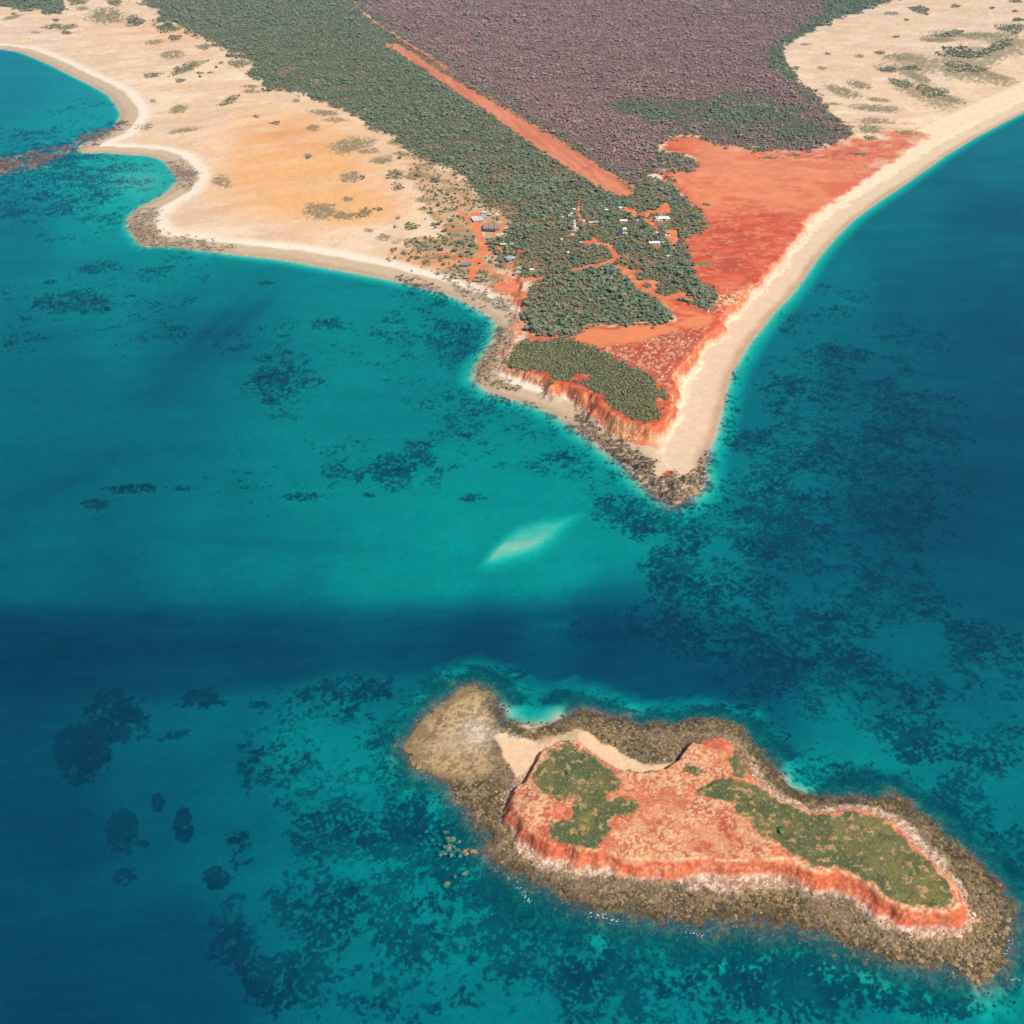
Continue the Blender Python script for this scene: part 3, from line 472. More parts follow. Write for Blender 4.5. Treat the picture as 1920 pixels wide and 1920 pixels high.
# ------------------------------------------------------------------ materials
def new_mat(name):
    m = bpy.data.materials.new(name); m.use_nodes = True
    t = m.node_tree; t.nodes.clear()
    return m, t, t.nodes.new, t.links.new
def ground_mat():
    m, t, N, L = new_mat('ground')
    out = N('ShaderNodeOutputMaterial'); b = N('ShaderNodeBsdfPrincipled'); b.inputs['Roughness'].default_value = 0.92; b.inputs['Specular IOR Level'].default_value = 0.15
    at = N('ShaderNodeAttribute'); at.attribute_name = 'zone_colour'
    st = N('ShaderNodeAttribute'); st.attribute_name = 'stony'
    geo = N('ShaderNodeNewGeometry')
    n1 = N('ShaderNodeTexNoise'); n1.inputs['Scale'].default_value = 0.9; n1.inputs['Detail'].default_value = 5; n1.inputs['Roughness'].default_value = 0.65
    n2 = N('ShaderNodeTexVoronoi'); n2.inputs['Scale'].default_value = 0.55; n2.feature = 'F1'; n2.inputs['Randomness'].default_value = 1
    L(geo.outputs['Position'], n1.inputs['Vector']); L(geo.outputs['Position'], n2.inputs['Vector'])
    mr = N('ShaderNodeMapRange'); mr.inputs['From Min'].default_value = 0.3; mr.inputs['From Max'].default_value = 0.7; mr.inputs['To Min'].default_value = 0.86; mr.inputs['To Max'].default_value = 1.12
    L(n1.outputs['Fac'], mr.inputs['Value'])
    mv = N('ShaderNodeMapRange'); mv.inputs['From Min'].default_value = 0.0; mv.inputs['From Max'].default_value = 0.9; mv.inputs['To Min'].default_value = 1.15; mv.inputs['To Max'].default_value = 0.62
    L(n2.outputs['Distance'], mv.inputs['Value'])
    mm = N('ShaderNodeMix'); mm.data_type = 'FLOAT'; mm.inputs['A'].default_value = 1.0
    L(st.outputs['Fac'], mm.inputs['Factor']); L(mv.outputs['Result'], mm.inputs['B'])
    ml = N('ShaderNodeMath'); ml.operation = 'MULTIPLY'; L(mr.outputs['Result'], ml.inputs[0]); L(mm.outputs['Result'], ml.inputs[1])
    vm = N('ShaderNodeVectorMath'); vm.operation = 'SCALE'; L(at.outputs['Color'], vm.inputs[0]); L(ml.outputs[0], vm.inputs['Scale'])
    L(vm.outputs[0], b.inputs['Base Color'])
    bp = N('ShaderNodeBump'); bp.inputs['Strength'].default_value = 0.45; bp.inputs['Distance'].default_value = 0.7
    ad = N('ShaderNodeMath'); ad.operation = 'MULTIPLY_ADD'; L(n2.outputs['Distance'], ad.inputs[0]); 
    ng = N('ShaderNodeMath'); ng.operation = 'MULTIPLY'; ng.inputs[1].default_value = -1.0; L(st.outputs['Fac'], ng.inputs[0])
    L(ng.outputs[0], ad.inputs[1]); L(n1.outputs['Fac'], ad.inputs[2]); L(ad.outputs[0], bp.inputs['Height'])
    L(bp.outputs[0], b.inputs['Normal']); L(b.outputs[0], out.inputs['Surface'])
    return m
GROUND = ground_mat()

def water_mat():
    m, t, N, L = new_mat('sea_water')
    out = N('ShaderNodeOutputMaterial')
    tr = N('ShaderNodeBsdfTransparent'); tr.inputs[0].default_value = (1, 1, 1, 1)
    df = N('ShaderNodeBsdfDiffuse'); df.inputs[0].default_value = (0.0, 0.272, 0.555, 1)
    mx = N('ShaderNodeMixShader'); mx.inputs[0].default_value = 0.10
    g0 = N('ShaderNodeNewGeometry'); mp = N('ShaderNodeMapping'); mp.inputs['Scale'].default_value = (0.05, 0.16, 0.1); mp.inputs['Rotation'].default_value = (0, 0, 0.35)
    w1 = N('ShaderNodeTexNoise'); w1.inputs['Scale'].default_value = 1.0; w1.inputs['Detail'].default_value = 8; w1.inputs['Roughness'].default_value = 0.72
    wr = N('ShaderNodeMapRange'); wr.inputs['From Min'].default_value = 0.3; wr.inputs['From Max'].default_value = 0.7; wr.inputs['To Min'].default_value = 0.068; wr.inputs['To Max'].default_value = 0.108
    L(g0.outputs['Position'], mp.inputs['Vector']); L(mp.outputs[0], w1.inputs['Vector']); L(w1.outputs['Fac'], wr.inputs['Value']); L(wr.outputs['Result'], mx.inputs[0])
    L(tr.outputs[0], mx.inputs[1]); L(df.outputs[0], mx.inputs[2])
    gl = N('ShaderNodeBsdfGlossy'); gl.inputs['Roughness'].default_value = 0.22; gl.inputs['Color'].default_value = (0.10, 0.65, 1.0, 1)
    fr = N('ShaderNodeFresnel'); fr.inputs['IOR'].default_value = 1.07
    geo = N('ShaderNodeNewGeometry'); nz = N('ShaderNodeTexNoise'); nz.inputs['Scale'].default_value = 0.35; nz.inputs['Detail'].default_value = 4
    bp = N('ShaderNodeBump'); bp.inputs['Strength'].default_value = 0.25; bp.inputs['Distance'].default_value = 0.4
    L(geo.outputs['Position'], nz.inputs['Vector']); L(nz.outputs['Fac'], bp.inputs['Height']); L(bp.outputs[0], gl.inputs['Normal'])
    m2 = N('ShaderNodeMixShader'); L(fr.outputs[0], m2.inputs[0]); L(mx.outputs[0], m2.inputs[1]); L(gl.outputs[0], m2.inputs[2])
    L(m2.outputs[0], out.inputs['Surface'])
    va = N('ShaderNodeVolumeAbsorption'); r = 1.5
    va.inputs['Color'].default_value = (0.0, 1-KG/r, 1-0.094/r, 1); va.inputs['Density'].default_value = r
    L(va.outputs[0], out.inputs['Volume'])
    return m
def plain(name, c, rough=0.7, var=0.12, scale=1.5, metal=0.0):
    m, t, N, L = new_mat(name)
    out = N('ShaderNodeOutputMaterial'); b = N('ShaderNodeBsdfPrincipled'); b.inputs['Roughness'].default_value = rough; b.inputs['Metallic'].default_value = metal
    geo = N('ShaderNodeNewGeometry'); n1 = N('ShaderNodeTexNoise'); n1.inputs['Scale'].default_value = scale; n1.inputs['Detail'].default_value = 4
    L(geo.outputs['Position'], n1.inputs['Vector'])
    mr = N('ShaderNodeMapRange'); mr.inputs['From Min'].default_value = 0.25; mr.inputs['From Max'].default_value = 0.75; mr.inputs['To Min'].default_value = 1-var; mr.inputs['To Max'].default_value = 1+var
    L(n1.outputs['Fac'], mr.inputs['Value'])
    vm = N('ShaderNodeVectorMath'); vm.operation = 'SCALE'; vm.inputs[0].default_value = tuple(float(v) for v in c); L(mr.outputs['Result'], vm.inputs['Scale'])
    L(vm.outputs[0], b.inputs['Base Color']); L(b.outputs[0], out.inputs['Surface'])
    return m
def varied(name, cols, rough=0.8, var=0.25, scale=0.8, drift=None):
    """each object or copy takes its own tone from the ramp"""
    m, t, N, L = new_mat(name)
    out = N('ShaderNodeOutputMaterial'); b = N('ShaderNodeBsdfPrincipled'); b.inputs['Roughness'].default_value = rough; b.inputs['Specular IOR Level'].default_value = 0.2
    oi = N('ShaderNodeObjectInfo'); rp = N('ShaderNodeValToRGB')
    el = rp.color_ramp.elements
    while len(el) < len(cols): el.new(0.5)
    for i in range(len(cols)): el[i].position = i/(len(cols)-1)
    for i, c in enumerate(cols): el[i].color = tuple(float(v) for v in c)+(1,)
    L(oi.outputs['Random'], rp.inputs[0])
    geo = N('ShaderNodeNewGeometry'); n1 = N('ShaderNodeTexNoise'); n1.inputs['Scale'].default_value = scale; n1.inputs['Detail'].default_value = 3
    L(geo.outputs['Position'], n1.inputs['Vector'])
    mr = N('ShaderNodeMapRange'); mr.inputs['From Min'].default_value = 0.3; mr.inputs['From Max'].default_value = 0.7; mr.inputs['To Min'].default_value = 1-var; mr.inputs['To Max'].default_value = 1+var
    L(n1.outputs['Fac'], mr.inputs['Value'])
    src = rp.outputs[0]
    if drift is not None:
        n3 = N('ShaderNodeTexNoise'); n3.inputs['Scale'].default_value = 0.018; n3.inputs['Detail'].default_value = 6; n3.inputs['Roughness'].default_value = 0.7
        L(geo.outputs['Position'], n3.inputs['Vector'])
        m3 = N('ShaderNodeMapRange'); m3.inputs['From Min'].default_value = 0.46; m3.inputs['From Max'].default_value = 0.66; m3.inputs['To Max'].default_value = 0.75
        L(n3.outputs['Fac'], m3.inputs['Value'])
        mc = N('ShaderNodeMix'); mc.data_type = 'RGBA'; mc.inputs['B'].default_value = tuple(float(v) for v in drift)+(1,)
        L(m3.outputs['Result'], mc.inputs['Factor']); L(src, mc.inputs['A']); src = mc.outputs['Result']
    vm = N('ShaderNodeVectorMath'); vm.operation = 'SCALE'; L(src, vm.inputs[0]); L(mr.outputs['Result'], vm.inputs['Scale'])
    L(vm.outputs[0], b.inputs['Base Color']); L(b.outputs[0], out.inputs['Surface'])
    return m

def tag(o, label=None, cat=None, group=None, kind=None):
    if label: o['label'] = label
    if cat: o['category'] = cat
    if group: o['group'] = group
    if kind: o['kind'] = kind
    return o

# ------------------------------------------------------------------ the setting: one continuous ground sheet, one object for each kind of ground
cat = np.where(is_land, 2, 0)
cat = np.where(is_land & (bz2+bz > 0.4) & (nb < 1.9), 1, cat)
cat = np.where(is_land & (z_red > 0.5), 3, cat)
cat = np.where(is_land & (np.maximum(np.maximum(z_for, z_pur), np.maximum(z_g3, z_g4)) > 0.5), 5, cat)
cat = np.where(is_land & (z_mnd > 0.5), 5, cat)
cat = np.where(is_land & (cliff_m > 0.4), 4, cat)
cat = np.where(is_land & (cover > 0.5), 6, cat)
cat = np.where(is_land & (z_trk > 0.5), 7, cat)
cat = np.where(is_land & (z_run > 0.5), 8, cat)
cat = np.where(is_isl, 9, cat)
cat = np.where(is_isl & (s_ci < 0.9), 10, cat)
cat = np.where(is_isl & (s_ci < 0.1), 11, cat)
cat = np.where(is_isl & (z_isd > 0.5), 12, cat)
NAMES = {0: ('sea_floor','sandy sea floor with dark weed beds under the water','sea floor'), 1: ('beach','pale sand beach running along the mainland shore','beach'), 2: ('sand_dunes','pale and orange open dune sand behind the beaches','sand dunes'),
 3: ('red_ground','bare red and orange earth of the headland','ground'), 4: ('cliff','steep red cliff around the mainland point','cliff'), 5: ('woodland_ground','brown earth floor beneath the bushland','ground'), 6: ('rocky_shore','dark jagged rock shelf along the mainland waterline','rocks'),
 7: ('dirt_track','orange dirt tracks and yards of the settlement','track'), 8: ('airstrip','long straight orange earth airstrip cut through the bush','airstrip'), 9: ('island_ground','red stony and grassy flat top of the island','ground'), 10: ('island_cliff','low red cliff rim around the island top','cliff'),
 11: ('island_rock_apron','khaki rock apron sloping from the island into the sea','rocks'), 12: ('island_beach','small peach sand beaches on the island','beach')}
dxr = np.gradient(np.stack([GX, GY, GZ], -1), axis=0); dxc = np.gradient(np.stack([GX, GY, GZ], -1), axis=1)
NRM = np.cross(dxc, dxr); NRM /= np.linalg.norm(NRM, axis=-1, keepdims=True)+1e-12
NRM = np.where(NRM[..., 2:3] < 0, -NRM, NRM)
idx = np.arange(NR*NC).reshape(NR, NC)
quads = np.stack([idx[:-1, :-1], idx[:-1, 1:], idx[1:, 1:], idx[1:, :-1]], -1).reshape(-1, 4)
qcat = cat[:-1, :-1].ravel()
PV = np.stack([GX, GY, GZ], -1).reshape(-1, 3).astype(np.float32); PC = np.concatenate([col.reshape(-1, 3), np.ones((NR*NC, 1))], 1).astype(np.float32); PN = NRM.reshape(-1, 3).astype(np.float32); PS = stony.reshape(-1).astype(np.float32)
for c, (nm, lb, ct_) in NAMES.items():
    q = quads[qcat == c]
    if len(q) == 0: continue
    used, inv = np.unique(q, return_inverse=True)
    me = bpy.data.meshes.new(nm); nf = len(q)
    me.vertices.add(len(used)); me.vertices.foreach_set('co', PV[used].ravel())
    me.loops.add(nf*4); me.loops.foreach_set('vertex_index', inv.ravel().astype(np.int32))
    me.polygons.add(nf); me.polygons.foreach_set('loop_start', np.arange(0, nf*4, 4, dtype=np.int32))
    me.polygons.foreach_set('use_smooth', np.ones(nf, bool))
    me.update(calc_edges=True)
    a = me.attributes.new('zone_colour', 'FLOAT_COLOR', 'POINT'); a.data.foreach_set('color', PC[used].ravel())
    a = me.attributes.new('stony', 'FLOAT', 'POINT'); a.data.foreach_set('value', PS[used])
    me.normals_split_custom_set_from_vertices(PN[used])
    me.materials.append(GROUND)
    o = bpy.data.objects.new(nm, me); COL.objects.link(o); tag(o, lb, ct_, kind='structure')

# sampling the ground
def gridpos(x, y):
    x = np.asarray(x, float); y = np.asarray(y, float)
    r = np.interp(y, Yr, np.arange(NR)); hw = np.interp(y, Yr, halfw); c = np.interp(x/hw, Sc, np.arange(NC))
    return np.clip(r, 0, NR-1.001), np.clip(c, 0, NC-1.001)
def sample(A, x, y):
    r, c = gridpos(x, y); r0 = r.astype(int); c0 = c.astype(int); fr = r-r0; fc = c-c0
    return A[r0, c0]*(1-fr)*(1-fc)+A[r0, c0+1]*(1-fr)*fc+A[r0+1, c0]*fr*(1-fc)+A[r0+1, c0+1]*fr*fc
def at(px, py):
    z = 5.0
    for _ in range(8):
        x, y = plane(px, py, z); z = float(sample(GZ, np.array([x]), np.array([y]))[0])
    return Vector((float(x), float(y), z))

# ------------------------------------------------------------------ the sea
def box_obj(name, lo, hi, mat):
    bm = bmesh.new(); bmesh.ops.create_cube(bm, size=1.0)
    for v in bm.verts: v.co = Vector([lo[i] if v.co[i] < 0 else hi[i] for i in range(3)])
    me = bpy.data.meshes.new(name); bm.to_mesh(me); bm.free(); me.materials.append(mat)
    o = bpy.data.objects.new(name, me); COL.objects.link(o); return o
sea = box_obj('sea', (-70000, -6000, -70), (70000, 66000, 0), water_mat())
tag(sea, 'clear turquoise and deep blue sea around the headland', 'sea', kind='structure')

#@@OBJECTS@@
# ------------------------------------------------------------------ mesh building
class MB:
    def __init__(s): s.v = []; s.f = []
    def add(s, vs, fs, M=None):
        b = len(s.v)
        s.v += [tuple(M @ Vector(p)) if M is not None else tuple(p) for p in vs]
        s.f += [tuple(i+b for i in f) for f in fs]; return s
    def box(s, lo, hi, M=None):
        (x0, y0, z0), (x1, y1, z1) = lo, hi
        return s.add([(x0,y0,z0),(x1,y0,z0),(x1,y1,z0),(x0,y1,z0),(x0,y0,z1),(x1,y0,z1),(x1,y1,z1),(x0,y1,z1)],
                     [(3,2,1,0),(4,5,6,7),(0,1,5,4),(1,2,6,5),(2,3,7,6),(3,0,4,7)], M)
    def lathe(s, prof, n=14, M=None, cap=True):
        vs = []; fs = []
        for r, z in prof: vs += [(r*math.cos(2*math.pi*i/n), r*math.sin(2*math.pi*i/n), z) for i in range(n)]
        for k in range(len(prof)-1):
            for i in range(n):
                j = (i+1) % n; fs.append((k*n+i, k*n+j, (k+1)*n+j, (k+1)*n+i))
        if cap: fs.append(tuple(range(n))[::-1]); fs.append(tuple((len(prof)-1)*n+i for i in range(n)))
        return s.add(vs, fs, M)
    def tube(s, p0, p1, r0, r1, n=6):
        p0 = Vector(p0); p1 = Vector(p1); q = (p1-p0).to_track_quat('Z', 'Y').to_matrix().to_4x4()
        return s.lathe([(r0, 0), (r1, (p1-p0).length)], n, Matrix.Translation(p0) @ q)
    def mesh(s, name, mat, smooth=False):
        me = bpy.data.meshes.new(name); me.from_pydata(s.v, [], s.f); me.update()
        if smooth: me.polygons.foreach_set('use_smooth', [True]*len(me.polygons))
        if mat: me.materials.append(mat)
        return me
    def build(s, name, mat, parent=None, smooth=False):
        o = bpy.data.objects.new(name, s.mesh(name, mat, smooth)); COL.objects.link(o); o.parent = parent; return o
def empty(name, loc, rz=0.0):
    e = bpy.data.objects.new(name, None); COL.objects.link(e); e.location = loc; e.rotation_euler = (0, 0, rz); e.empty_display_size = 0.5; return e
def rz(a): return Matrix.Rotation(a, 4, 'Z')
def ico(sub, rnd, rough=0.25, squash=(1, 1, 1)):
    bm = bmesh.new(); bmesh.ops.create_icosphere(bm, subdivisions=sub, radius=1.0)
    fr = [Vector((rnd.gauss(0, 1), rnd.gauss(0, 1), rnd.gauss(0, 1))) for _ in range(5)]; ph = [rnd.uniform(0, 6.28) for _ in range(5)]
    for v in bm.verts:
        k = 1+rough*sum(math.sin(f.dot(v.co)*1.8+p) for f, p in zip(fr, ph))/2.2+rnd.uniform(-1, 1)*rough*0.25
        v.co = Vector((v.co.x*squash[0], v.co.y*squash[1], v.co.z*squash[2]))*k
    vs = [tuple(v.co) for v in bm.verts]; fs = [tuple(v.index for v in f.verts) for f in bm.faces]; bm.free(); return vs, fs

# ------------------------------------------------------------------ materials of things
G_TREE = varied('bush_leaves', [C(96,118,92), C(130,140,106), C(104,128,96), C(156,154,118), C(88,110,90), C(142,146,116), C(116,132,104), C(166,154,128)], var=0.3, drift=C(144,144,116))
G_PURP = varied('scorched_leaves', [C(172,132,132), C(192,150,140), C(154,120,126), C(200,162,146), C(176,140,138), C(160,132,128), C(184,144,130), C(158,154,124)], var=0.28, drift=C(148,120,112))
G_SCRB = varied('scrub_leaves', [C(134,138,98), C(108,120,82), C(172,160,118), C(126,138,88), C(154,140,112), C(96,112,78), C(160,164,98)], var=0.3, drift=C(148,146,108))
G_DUNE = varied('dune_bush_leaves', [C(106,112,82), C(88,100,74), C(126,122,92), C(98,110,80)], var=0.25)
G_MAT = varied('dry_mat_leaves', [C(150,136,104), C(132,124,92), C(142,126,98)], var=0.22)
G_LIME = varied('bright_leaves', [C(120,152,76), C(108,144,80), C(136,158,84)], var=0.25)
BARK = plain('bark', C(110,92,78), 0.9)
KHAKI = varied('khaki_stone', [C(158,134,90), C(134,112,78), C(178,150,100), C(116,98,74), C(168,140,94), C(146,126,94)], var=0.3, scale=1.2)
PALE = varied('pale_stone', [C(224,190,156), C(240,214,182), C(208,164,132), C(232,170,130), C(196,168,146), C(216,150,116)], var=0.15, scale=1.2)
DARK = varied('dark_stone', [C(92,80,70), C(70,62,58), C(128,108,88), C(84,74,72), C(110,94,78)], var=0.3, scale=1.2)
WHITE = plain('white_paint', C(236,234,228), 0.5, 0.08); CREAMP = plain('cream_paint', C(224,206,174), 0.6, 0.08); ZINC = plain('zinc_sheet', C(206,210,206), 0.5, 0.08)
GREYR = plain('grey_sheet', C(176,180,170), 0.5, 0.1); BROWNR = plain('brown_sheet', C(176,140,118), 0.7, 0.1); DARKP = plain('dark_paint', C(88,86,102), 0.6, 0.1); BLUEG = plain('blue_grey_sheet', C(128,142,162), 0.45, 0.08)
SOLAR = plain('solar_glass', C(46,46,62), 0.25, 0.1); GLASS = plain('window_glass', C(52,60,70), 0.15, 0.1); BLUET = plain('blue_tarp', C(24,84,110), 0.6, 0.12); GREENT = plain('pale_green_sheet', C(190,204,178), 0.5, 0.08)
TEAL = plain('teal_tank', C(126,200,196), 0.5, 0.08); MAROON = plain('maroon_sheet', C(122,76,74), 0.6, 0.1); TIMBER = plain('timber', C(140,112,86), 0.8, 0.15); RUBBER = plain('tyre_rubber', C(36,36,38), 0.8); REDP = plain('rust_orange', C(226,128,60), 0.6)
TANW = plain('tan_wall', C(206,188,152), 0.7, 0.1); CARW = plain('car_white', C(238,240,240), 0.3, 0.03); CARD = plain('car_dark', C(70,60,62), 0.3, 0.05)

KEEP = []     # (x, y, radius): ground kept clear of trees
def clear(p, r): KEEP.append((p.x, p.y, r)); KEEP.append((p.x*0.994, p.y-r*0.9-3, r*0.85))

# ------------------------------------------------------------------ buildings
def roof_mesh(mb, w, d, z, rise, kind, over=0.5, th=0.14):
    x0, x1, y0, y1 = -w/2-over, w/2+over, -d/2-over, d/2+over
    if kind == 'gable':   # ridge along x
        t = [(x0,y0,z),(x1,y0,z),(x1,0,z+rise),(x0,0,z+rise),(x0,y1,z),(x1,y1,z)]
        b = [(a, b_, c-th) for a, b_, c in t]
        mb.add(t+b, [(0,1,2,3),(3,2,5,4),(9,8,7,6),(10,11,8,9),(0,6,7,1),(4,5,11,10),(0,3,9,6),(3,4,10,9),(1,7,8,2),(2,8,11,5)])
    elif kind == 'hip':
        ri = min(w, d)*0.42; r0 = -max(w/2-ri, 0.2) if w >= d else 0; r1 = -r0
        a0 = -max(d/2-ri, 0.2) if d > w else 0; a1 = -a0
        t = [(x0,y0,z),(x1,y0,z),(x1,y1,z),(x0,y1,z)]
        rd = [(r0, 0, z+rise), (r1, 0, z+rise)] if w >= d else [(0, a0, z+rise), (0, a1, z+rise)]
        b = [(p, q, c-th) for p, q, c in t]
        if w >= d: fs = [(0,1,5,4),(1,2,5),(2,3,4,5),(3,0,4)]
        else: fs = [(0,1,4),(1,2,5,4),(2,3,5),(3,0,4,5)]
        mb.add(t+rd+b, fs+[(9,8,7,6),(0,6,7,1),(1,7,8,2),(2,8,9,3),(3,9,6,0)])
    else:                 # skillion, low at the front
        t = [(x0,y0,z),(x1,y0,z),(x1,y1,z+rise),(x0,y1,z+rise)]; b = [(p, q, c-th) for p, q, c in t]
        mb.add(t+b, [(0,1,2,3),(7,6,5,4),(0,4,5,1),(1,5,6,2),(2,6,7,3),(3,7,4,0)])
    return mb
def hut(name, px, py, w, d, h, rot, kind, rise, wall, roofm, label, category, group=None, open_=False, over=0.5, win=2):
    p = at(px, py); clear(p, max(w, d)*0.52+0.6)
    e = empty(name, p, math.radians(rot)); tag(e, label, category, group)
    if open_:
        for sx in (-1, 1):
            for sy in (-1, 1):
                hh = h+(rise if (kind == 'skillion' and sy > 0) else 0)-0.05
                MB().box((sx*(w/2-.12)-.1, sy*(d/2-.12)-.1, -0.8), (sx*(w/2-.12)+.1, sy*(d/2-.12)+.1, hh-0.06)).build('post', TIMBER, e)
        MB().box((-w/2, -d/2, -0.8), (w/2, d/2, 0.12)).build('floor_slab', TANW, e)
    else:
        m = MB().box((-w/2, -d/2, -0.8), (w/2, d/2, h-0.1))
        if kind == 'gable':
            for sx in (-w/2, w/2-0.12): m.add([(sx,-d/2,h-.1),(sx+.12,-d/2,h-.1),(sx+.12,d/2,h-.1),(sx,d/2,h-.1),(sx,0,h+rise-.2),(sx+.12,0,h+rise-.2)], [(0,1,5,4),(2,3,4,5),(1,2,5),(3,0,4),(0,3,2,1)])
        if kind == 'skillion': m.add([(-w/2,-d/2,h-.15),(w/2,-d/2,h-.15),(w/2,d/2,h+rise-.2),(-w/2,d/2,h+rise-.2),(w/2,d/2,h-.15),(-w/2,d/2,h-.15)], [(0,1,2,3),(1,4,2),(0,3,5),(5,3,2,4)])
        m.build('wall', wall, e)
        dr = MB().box((-0.45, -d/2-.05, 0), (0.45, -d/2+.02, min(2.0, h-.3))).build('door', TIMBER, e)
        for i in range(win):
            cx = -w/2+(i+0.5)*w/win
            if abs(cx) < 0.9: cx += 1.2
            if abs(cx)+.5 > w/2: continue
            wn_ = MB().box((cx-.5, -d/2-.06, 1.0), (cx+.5, -d/2+.02, min(1.9, h-.3))).build('window', GLASS, e)
            MB().box((cx-.6, -d/2-.12, 0.9), (cx+.6, -d/2-.01, 0.98)).build('sill', WHITE, wn_)
    roof_mesh(MB(), w, d, h, rise, kind, over).build('roof', roofm, e)
    return e
def tank(px, py, r, h, wall, top, label, group=None):
    p = at(px, py); clear(p, r+1.5)
    e = empty('water_tank', p); tag(e, label, 'water tank', group)
    MB().lathe([(r, -0.6), (r, h)], 18).build('tank_wall', wall, e, True)
    MB().lathe([(r*1.05, h), (r*1.05, h+.12), (0.15, h+r*0.28)], 18).build('tank_lid', top, e)
    return e

# lighthouse
p = at(1076.2, 431.8); clear(p, 6.0); KEEP.append((p.x, p.y-16, 6.0))
e = empty('lighthouse', p); tag(e, 'white cylindrical lighthouse with a domed lantern among the trees', 'lighthouse')
MB().lathe([(3.0, -0.8), (3.0, 0.5), (2.6, 0.55)], 20).build('base', WHITE, e, False)
tw = MB().lathe([(2.1, 0.5), (1.95, 4), (1.75, 8.4)], 20).build('tower', WHITE, e, True)
MB().box((-0.5, -2.2, 0.5), (0.5, -1.9, 2.6)).build('door', TIMBER, tw)
for zz in (4.2, 6.8): MB().box((-0.3, -2.05, zz), (0.3, -1.6, zz+0.9)).build('window', GLASS, tw)
g = MB().lathe([(1.75, 8.4), (2.5, 8.8), (2.5, 9.05), (1.4, 9.05)], 20).build('gallery', WHITE, e)
m = MB()
for i in range(12):
    a = i*math.pi/6; m.box((2.36*math.cos(a)-.04, 2.36*math.sin(a)-.04, 9.05), (2.36*math.cos(a)+.04, 2.36*math.sin(a)+.04, 10.0))
m.lathe([(2.38, 9.95), (2.45, 9.95), (2.45, 10.05), (2.38, 10.05), (2.38, 9.95)], 20, cap=False).build('railing', WHITE, g)
MB().lathe([(1.35, 9.05), (1.35, 9.8)], 16).build('lantern_wall', WHITE, e)
ln = MB().lathe([(1.28, 9.8), (1.28, 11.3)], 12).build('lantern_glass', ZINC, e)
MB().lathe([(1.65, 11.3), (1.6, 11.45), (1.2, 12.1), (0.5, 12.6), (0.15, 12.75), (0.15, 13.3), (0.05, 13.35)], 16).build('dome', WHITE, e, True)
hut('store_hut', 1081.3, 430.8, 2.6, 2.6, 2.4, 0, 'skillion', 0.3, WHITE, WHITE, 'small white flat-roofed store beside the lighthouse', 'hut', win=0)
tank(1094, 416, 2.9, 2.6, ZINC, GREENT, 'round pale green topped water tank uphill of the lighthouse')
hut('cabin', 1107, 420, 4.4, 3.2, 2.4, 10, 'gable', 1.0, CREAMP, CREAMP, 'small cream cabin below the round green tank', 'cabin')
hut('carport', 1117, 419.5, 6.5, 3, 2.4, 5, 'skillion', 0.4, CREAMP, GREENT, 'narrow pale green roofed carport hidden among trees', 'carport', open_=True)
hut('shed', 1163.3, 393.5, 4.0, 4.0, 3.2, 0, 'skillion', 0.4, CREAMP, WHITE, 'cream cube shed at the end of the orange yard', 'shed', win=0)
hut('shelter', 1137, 396.5, 4.0, 3.0, 2.6, 0, 'gable', 0.9, WHITE, WHITE, 'white pitched shelter at the foot of the radio mast', 'shelter', open_=True)
p = at(1145.4, 394); clear(p, 2.5)
e = empty('radio_mast', p); tag(e, 'tall thin pale radio mast in the trees by the airstrip', 'mast')
MB().tube((0, 0, -0.5), (0, 0, 16.5), 0.22, 0.12).build('pole', GREENT, e)
for zz in (6, 11, 15): MB().box((-0.5, -.06, zz), (0.5, .06, zz+0.12)).build('crossarm', ZINC, e)
MB().lathe([(0.7, -0.5), (0.7, 0.25)], 10).build('footing', TANW, e)
hut('bungalow', 1168.7, 417, 8.0, 5.0, 2.7, 0, 'gable', 1.2, CREAMP, WHITE, 'white roofed cream bungalow beneath dark trees', 'house', over=0.9, win=3)
hut('pavilion', 1171, 432, 4.8, 4.8, 2.3, 0, 'hip', 1.8, WHITE, WHITE, 'white tent-roofed pavilion beside the blue tarpaulin', 'pavilion', win=1)
hut('shelter', 1172, 440.5, 5.6, 3.6, 2.2, -5, 'skillion', 0.3, TIMBER, TANW, 'tan flat-roofed open shelter next to the blue tarpaulin', 'shelter', open_=True)
p = at(1161, 440); clear(p, 6)
e = empty('tarpaulin', p, math.radians(-30)); tag(e, 'dark blue tarpaulin stretched on poles between trees', 'tarpaulin')
MB().add([(-2.6,-6,2.2),(2.6,-6,1.8),(2.6,6,3.2),(-2.6,6,3.4),(0,0,2.2),(-2.6,-6,2.15),(2.6,-6,1.75),(2.6,6,3.15),(-2.6,6,3.35),(0,0,2.15)], [(0,1,4),(1,2,4),(2,3,4),(3,0,4),(6,5,9),(7,6,9),(8,7,9),(5,8,9)]).build('sheet', BLUET, e)
for x, y, zt_ in ((-2.55,-5.9,2.2),(2.55,-5.9,1.8),(2.55,5.9,3.2),(-2.55,5.9,3.4)): MB().tube((x, y, -0.6), (x, y, zt_), .07, .07, 5).build('pole', TIMBER, e)
